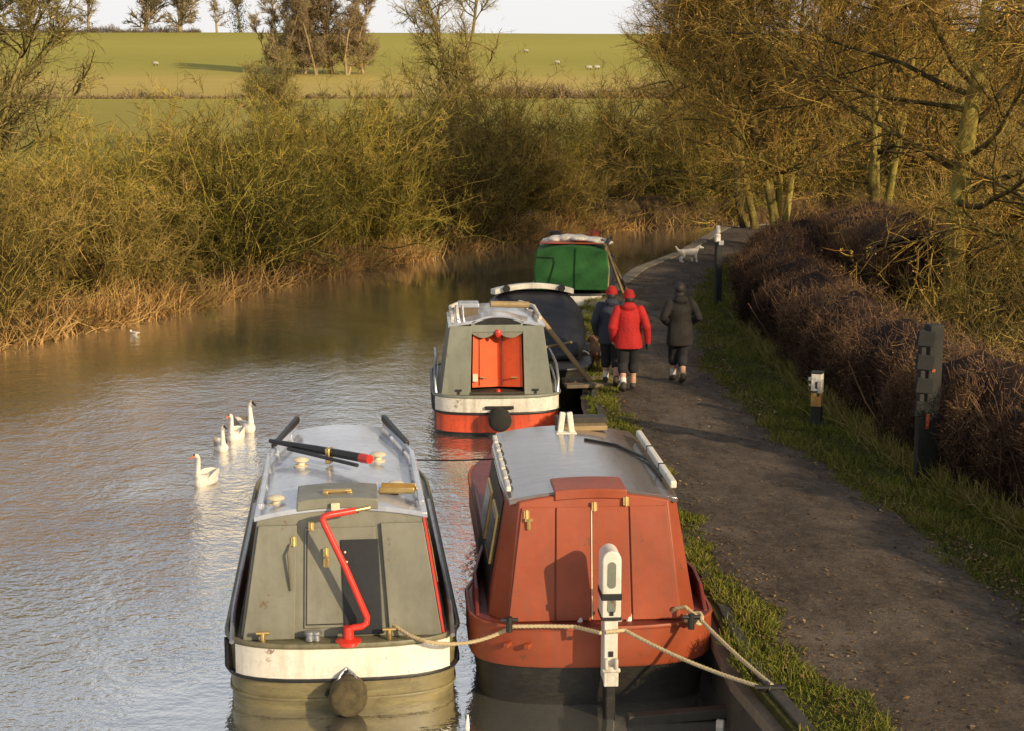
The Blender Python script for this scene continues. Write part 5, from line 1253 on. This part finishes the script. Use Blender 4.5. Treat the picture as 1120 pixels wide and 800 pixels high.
def verge():
    global rng; rng = np.random.RandomState(81); v = Veg()
    def put(n, y0, y1, a_, b_, hmin, hmax, pw=1.0):
        y = y0 + (y1 - y0) * rng.uniform(0, 1, n) ** pw; u = rng.uniform(0, 1, n)
        a = np.interp(y, a_[0], a_[1]); b = np.interp(y, b_[0], b_[1])
        edge = .10 * np.sin(y * 2.1) + .07 * np.sin(y * 5.3 + 1) + .05 * np.sin(y * 11)
        x = a + (b - a) * u + edge; 
        clump = np.sin(x * 3.1 + np.sin(y * 1.3) * 2) * np.sin(y * 2.3 + np.sin(x * 2) * 1.5)
        kp = rng.uniform(0, 1, n) < .62 + .38 * clump; x, y, u, clump = x[kp], y[kp], u[kp], clump[kp]; n = len(x)
        P = np.stack([x, y, np.full(n, .60)], 1); D = rng.normal(0, .5, (n, 3)); D[:, 2] = 1
        g = grow(P, D, rng.uniform(hmin, hmax, n) * (1 + .5 * clump), 2, .15, -.2); v.ribbons(g, .010, .004, .38 + .16 * clump, .24)
    ry = [p[0] for p in PR]; ly = [p[0] for p in PL]; wy = [p[0] for p in XR]
    hx = ([10, 18.4, 21.1, 26.2, 31.5, 38.5, 46], [7.5, 7.15, 6.75, 6.65, 6.9, 7.75, 10.3])
    put(70000, 13, 46, (ry, [p[1] - .12 for p in PR]), hx, .04, .12, 1.25)
    put(56000, 11.5, 40, (wy, [p[1] + .03 for p in XR]), (ly, [p[1] + .10 for p in PL]), .03, .10, 1.2)
    # longer rank grass and dead stalks at the hedge foot
    n = 9000; y = rng.uniform(15, 45, n); x = np.interp(y, *hx) - .12 + rng.normal(0, .16, n)
    P = np.stack([x, y, np.full(n, .58)], 1); D = rng.normal(0, .45, (n, 3)); D[:, 2] = 1; D[:, 0] -= .3
    g = grow(P, D, rng.uniform(.12, .38, n), 3, .15, -.15); v.ribbons(g, .012, .005, .85, .18)
    tag(v.obj('verge_grass', M['grass']), 'short green grass on both verges of the towpath', 'grass', kind='stuff')
verge()

def litter():
    global rng; rng = np.random.RandomState(88); v = Veg()
    n = 15000; y = 11 + 36 * rng.uniform(0, 1, n) ** 1.3; a = interp(PL, y); b = interp(PR, y)
    side = rng.uniform(0, 1, n); e = np.abs(rng.normal(0, .34, n))
    x = np.where(side < .3, a + e - .2, np.where(side < .8, b - e + .35, a + (b - a) * rng.uniform(0, 1, n)))
    t = np.clip((x - a) / (b - a), 0, 1)
    P = np.stack([x, y, .618 + .035 * np.sin(math.pi * t) + np.where((x < a) | (x > b), .02, 0)], 1)
    sz = .024 * rng.uniform(.4, 1.2, (n, 1)); az = rng.uniform(0, 2 * math.pi, n)
    u = np.stack([np.cos(az), np.sin(az), rng.normal(0, .25, n)], 1); w = np.stack([-np.sin(az), np.cos(az), rng.normal(0, .25, n)], 1)
    V = np.stack([P - u * sz, P + w * sz * .6, P + u * sz, P - w * sz * .6], 1)
    v._push(V, np.arange(n * 4).reshape(n, 4), np.clip(.5 + rng.normal(0, .25, (n, 1)), 0, 1) * np.ones((1, 4)))
    m_ = twig_mat('fallen_leaves', [(0, (.05, .03, .014)), (.5, (.15, .09, .035)), (.85, (.30, .19, .08)), (1, (.40, .30, .18))])
    tag(v.obj('leaf_litter', m_), 'scattered dead leaves along the edges of the towpath', 'leaves', kind='stuff')
litter()

# far field: hedgerows, copse, skyline trees
def hedgerow(label, x0, x1, y, h, n, seed, mat='copse'):
    global rng; rng = np.random.RandomState(seed); v = Veg()
    x = rng.uniform(x0, x1, n); yy = y + rng.normal(0, .7, n) + .02 * (x - x0)
    D = rng.normal(0, .5, (n, 3)); D[:, 2] = 1
    hh = h * (.75 + .3 * np.sin(x * .45 + seed) + .2 * np.sin(x * 1.3)) * rng.uniform(.3, 1.05, n)
    g = grow(np.stack([x, yy, zland(x, yy) - .1], 1), D, np.maximum(hh, .25), 3, .2); v.ribbons(g, .10, .04, .32, .2)
    p, d, _, _ = spawn(g, 4, .2, 1, .8); g1 = grow(p, d, h * rng.uniform(.15, .45, len(p)), 2, .2); v.ribbons(g1, .055, .03, .4, .25)
    return tag(v.obj('hedgerow', M[mat]), label, 'hedgerow', 'hedgerows across the far fields')
hedgerow('low dark hedgerow crossing the field on the left, below the copse', -70, 1, 178, 1.0, 2600, 1)
hedgerow('taller brown hedgerow crossing the field on the right, below the sheep', 4, 75, 180, 2.0, 4200, 2)
hedgerow('thin hedgerow along the skyline under the left hilltop trees', -125, -50, 426, 2.0, 2600, 3, 'distant')
CP = [tree_meshes(91, 14, .22, 24, 3.6, .07, .14, .04, 9, 6, 4, 2.6, 0, 0, 'copse', 'copse', (0, 0), 2), tree_meshes(92, 13, .22, 22, 4.2, .07, .10, .03, 9, 6, 4, 2.6, 0, 0, 'copse', 'copse', (.03, 0), 3)]
for i, (x, y, sc) in enumerate(((-18.5, 262, .95), (-15.8, 264, 1.05), (-13.6, 260, .9), (-11.2, 263, 1.1), (-8.8, 261, 1.0), (-17.0, 266, .9), (-20.3, 265, .7), (-6.6, 264, .78))):
    place_plant('copse_tree', 'brown bare tree crowded into the hillside copse', 'tree', CP[i % 2][:2], ('trunk', 'crown'), (x, y, float(zland(x, y)) - .2), R(77 * i), sc, 'trees of the hillside copse')
FT = [tree_meshes(95, 11, .34, 16, 4.6, .22, .08, .03, 8, 5, 3, 3.6, 0, 0, 'distant', 'distant', (0, 0), 1), tree_meshes(96, 11.5, .30, 14, 4.8, .12, .12, .03, 8, 5, 3, 5.0, 0, 0, 'distant', 'distant', (0, 0), 3),
      tree_meshes(97, 11, .32, 14, 3.6, .45, .10, .03, 8, 5, 3, 5.0, 0, 0, 'distant', 'distant', (0, 0), 1, 1500)]
sky_t = [(12, .75, 0, 'bushy skyline tree at the left edge of the photo'), (40, .8, 1, 'low twiggy skyline tree second from the left edge'), (103, .95, 0, 'single upright skyline tree left of the spreading pair'),
         (163, 1.0, 1, 'left tree of the spreading pair on the skyline'), (200, 1.08, 1, 'right tree of the spreading pair, widest on the skyline'), (240, .72, 0, 'small skyline tree left of the ivy-clad tree'),
         (265, .92, 2, 'skyline tree with its trunk wrapped in dark ivy'), (299, .95, 0, 'skyline tree just left of the copse'), (70, .6, 0, 'smallest thin skyline tree between the left bushy trees and the upright one')]
for i, (px, sc, k, lb) in enumerate(sky_t):
    x = (px - 445) / 4.45; t = place_plant('skyline_tree', lb, 'tree', FT[k], ('trunk', 'crown', 'ivy'), (x, 427, float(zland(x, 427)) - .3), R(50 * i), sc * 1.3, 'trees along the hilltop')

# ------------------------------------------------------------------ light, sky, camera
SUN_AZ, SUN_EL = 138.0, 20.0      # clockwise from +Y
sd = Vector((math.sin(R(SUN_AZ)) * math.cos(R(SUN_EL)), math.cos(R(SUN_AZ)) * math.cos(R(SUN_EL)), math.sin(R(SUN_EL))))
W = bpy.data.worlds.new('World'); S.world = W; W.use_nodes = True
nt = W.node_tree; nt.nodes.clear()
out = nd(nt, 'ShaderNodeOutputWorld'); bg = nd(nt, 'ShaderNodeBackground'); sky = nd(nt, 'ShaderNodeTexSky')
sky.sky_type = 'NISHITA'; sky.sun_disc = False; sky.sun_elevation = R(SUN_EL); sky.sun_rotation = R(SUN_AZ); sky.dust_density = 2.5; sky.air_density = 1.0; sky.ozone_density = 1.0
tc = nd(nt, 'ShaderNodeTexCoord')
nz = noise(nt, tc.outputs['Generated'], 2.2, 5, .55, (1, 1, 3.5))
cf = ramp(nt, nz, [(.35, (.25, .25, .25)), (.7, (.8, .8, .8))])
sp = nd(nt, 'ShaderNodeSeparateXYZ'); nt.links.new(tc.outputs['Generated'], sp.inputs[0])
hz = nd(nt, 'ShaderNodeMapRange'); hz.inputs[1].default_value = .10; hz.inputs[2].default_value = .68; hz.inputs[3].default_value = 1; hz.inputs[4].default_value = 0
nt.links.new(sp.outputs['Z'], hz.inputs[0])
cl = mth(nt, 'MAXIMUM', mth(nt, 'MULTIPLY', cf, .40), mth(nt, 'MULTIPLY', hz.outputs[0], .92))
sk = mixc(nt, cl, sky.outputs[0], CLOUD if 'CLOUD' in globals() else (9.3, 9.1, 9.0))
nt.links.new(sk, bg.inputs[0]); bg.inputs[1].default_value = .105; nt.links.new(bg.outputs[0], out.inputs[0])
sl = bpy.data.lights.new('sun', 'SUN'); sl.energy = 4.7; sl.angle = R(.6); sl.color = (1, .79, .51)
so = bpy.data.objects.new('sun', sl); col.objects.link(so); so.rotation_euler = (-sd).to_track_quat('-Z', 'Y').to_euler(); so.location = (20, -20, 30)
cam = bpy.data.cameras.new('camera'); co = bpy.data.objects.new('camera', cam); col.objects.link(co)
cam.sensor_width = 36; cam.lens = 1867 / 1120 * 36; cam.clip_end = 6000; cam.clip_start = .1
phi = math.atan(314 / 1867); th = math.atan(115 / math.hypot(1867, 314))
fw = Vector((math.sin(th) * math.cos(phi), math.cos(th) * math.cos(phi), -math.sin(phi)))
co.location = (0, 0, 5.65); co.rotation_euler = fw.to_track_quat('-Z', 'Y').to_euler()
S.camera = co
S.cycles.max_bounces = 6; S.cycles.diffuse_bounces = 3; S.cycles.glossy_bounces = 3
S.view_settings.view_transform = 'Standard'; S.view_settings.look = 'None'; S.view_settings.exposure = 0; S.view_settings.gamma = 1
S.render.resolution_x = 1024; S.render.resolution_y = 731
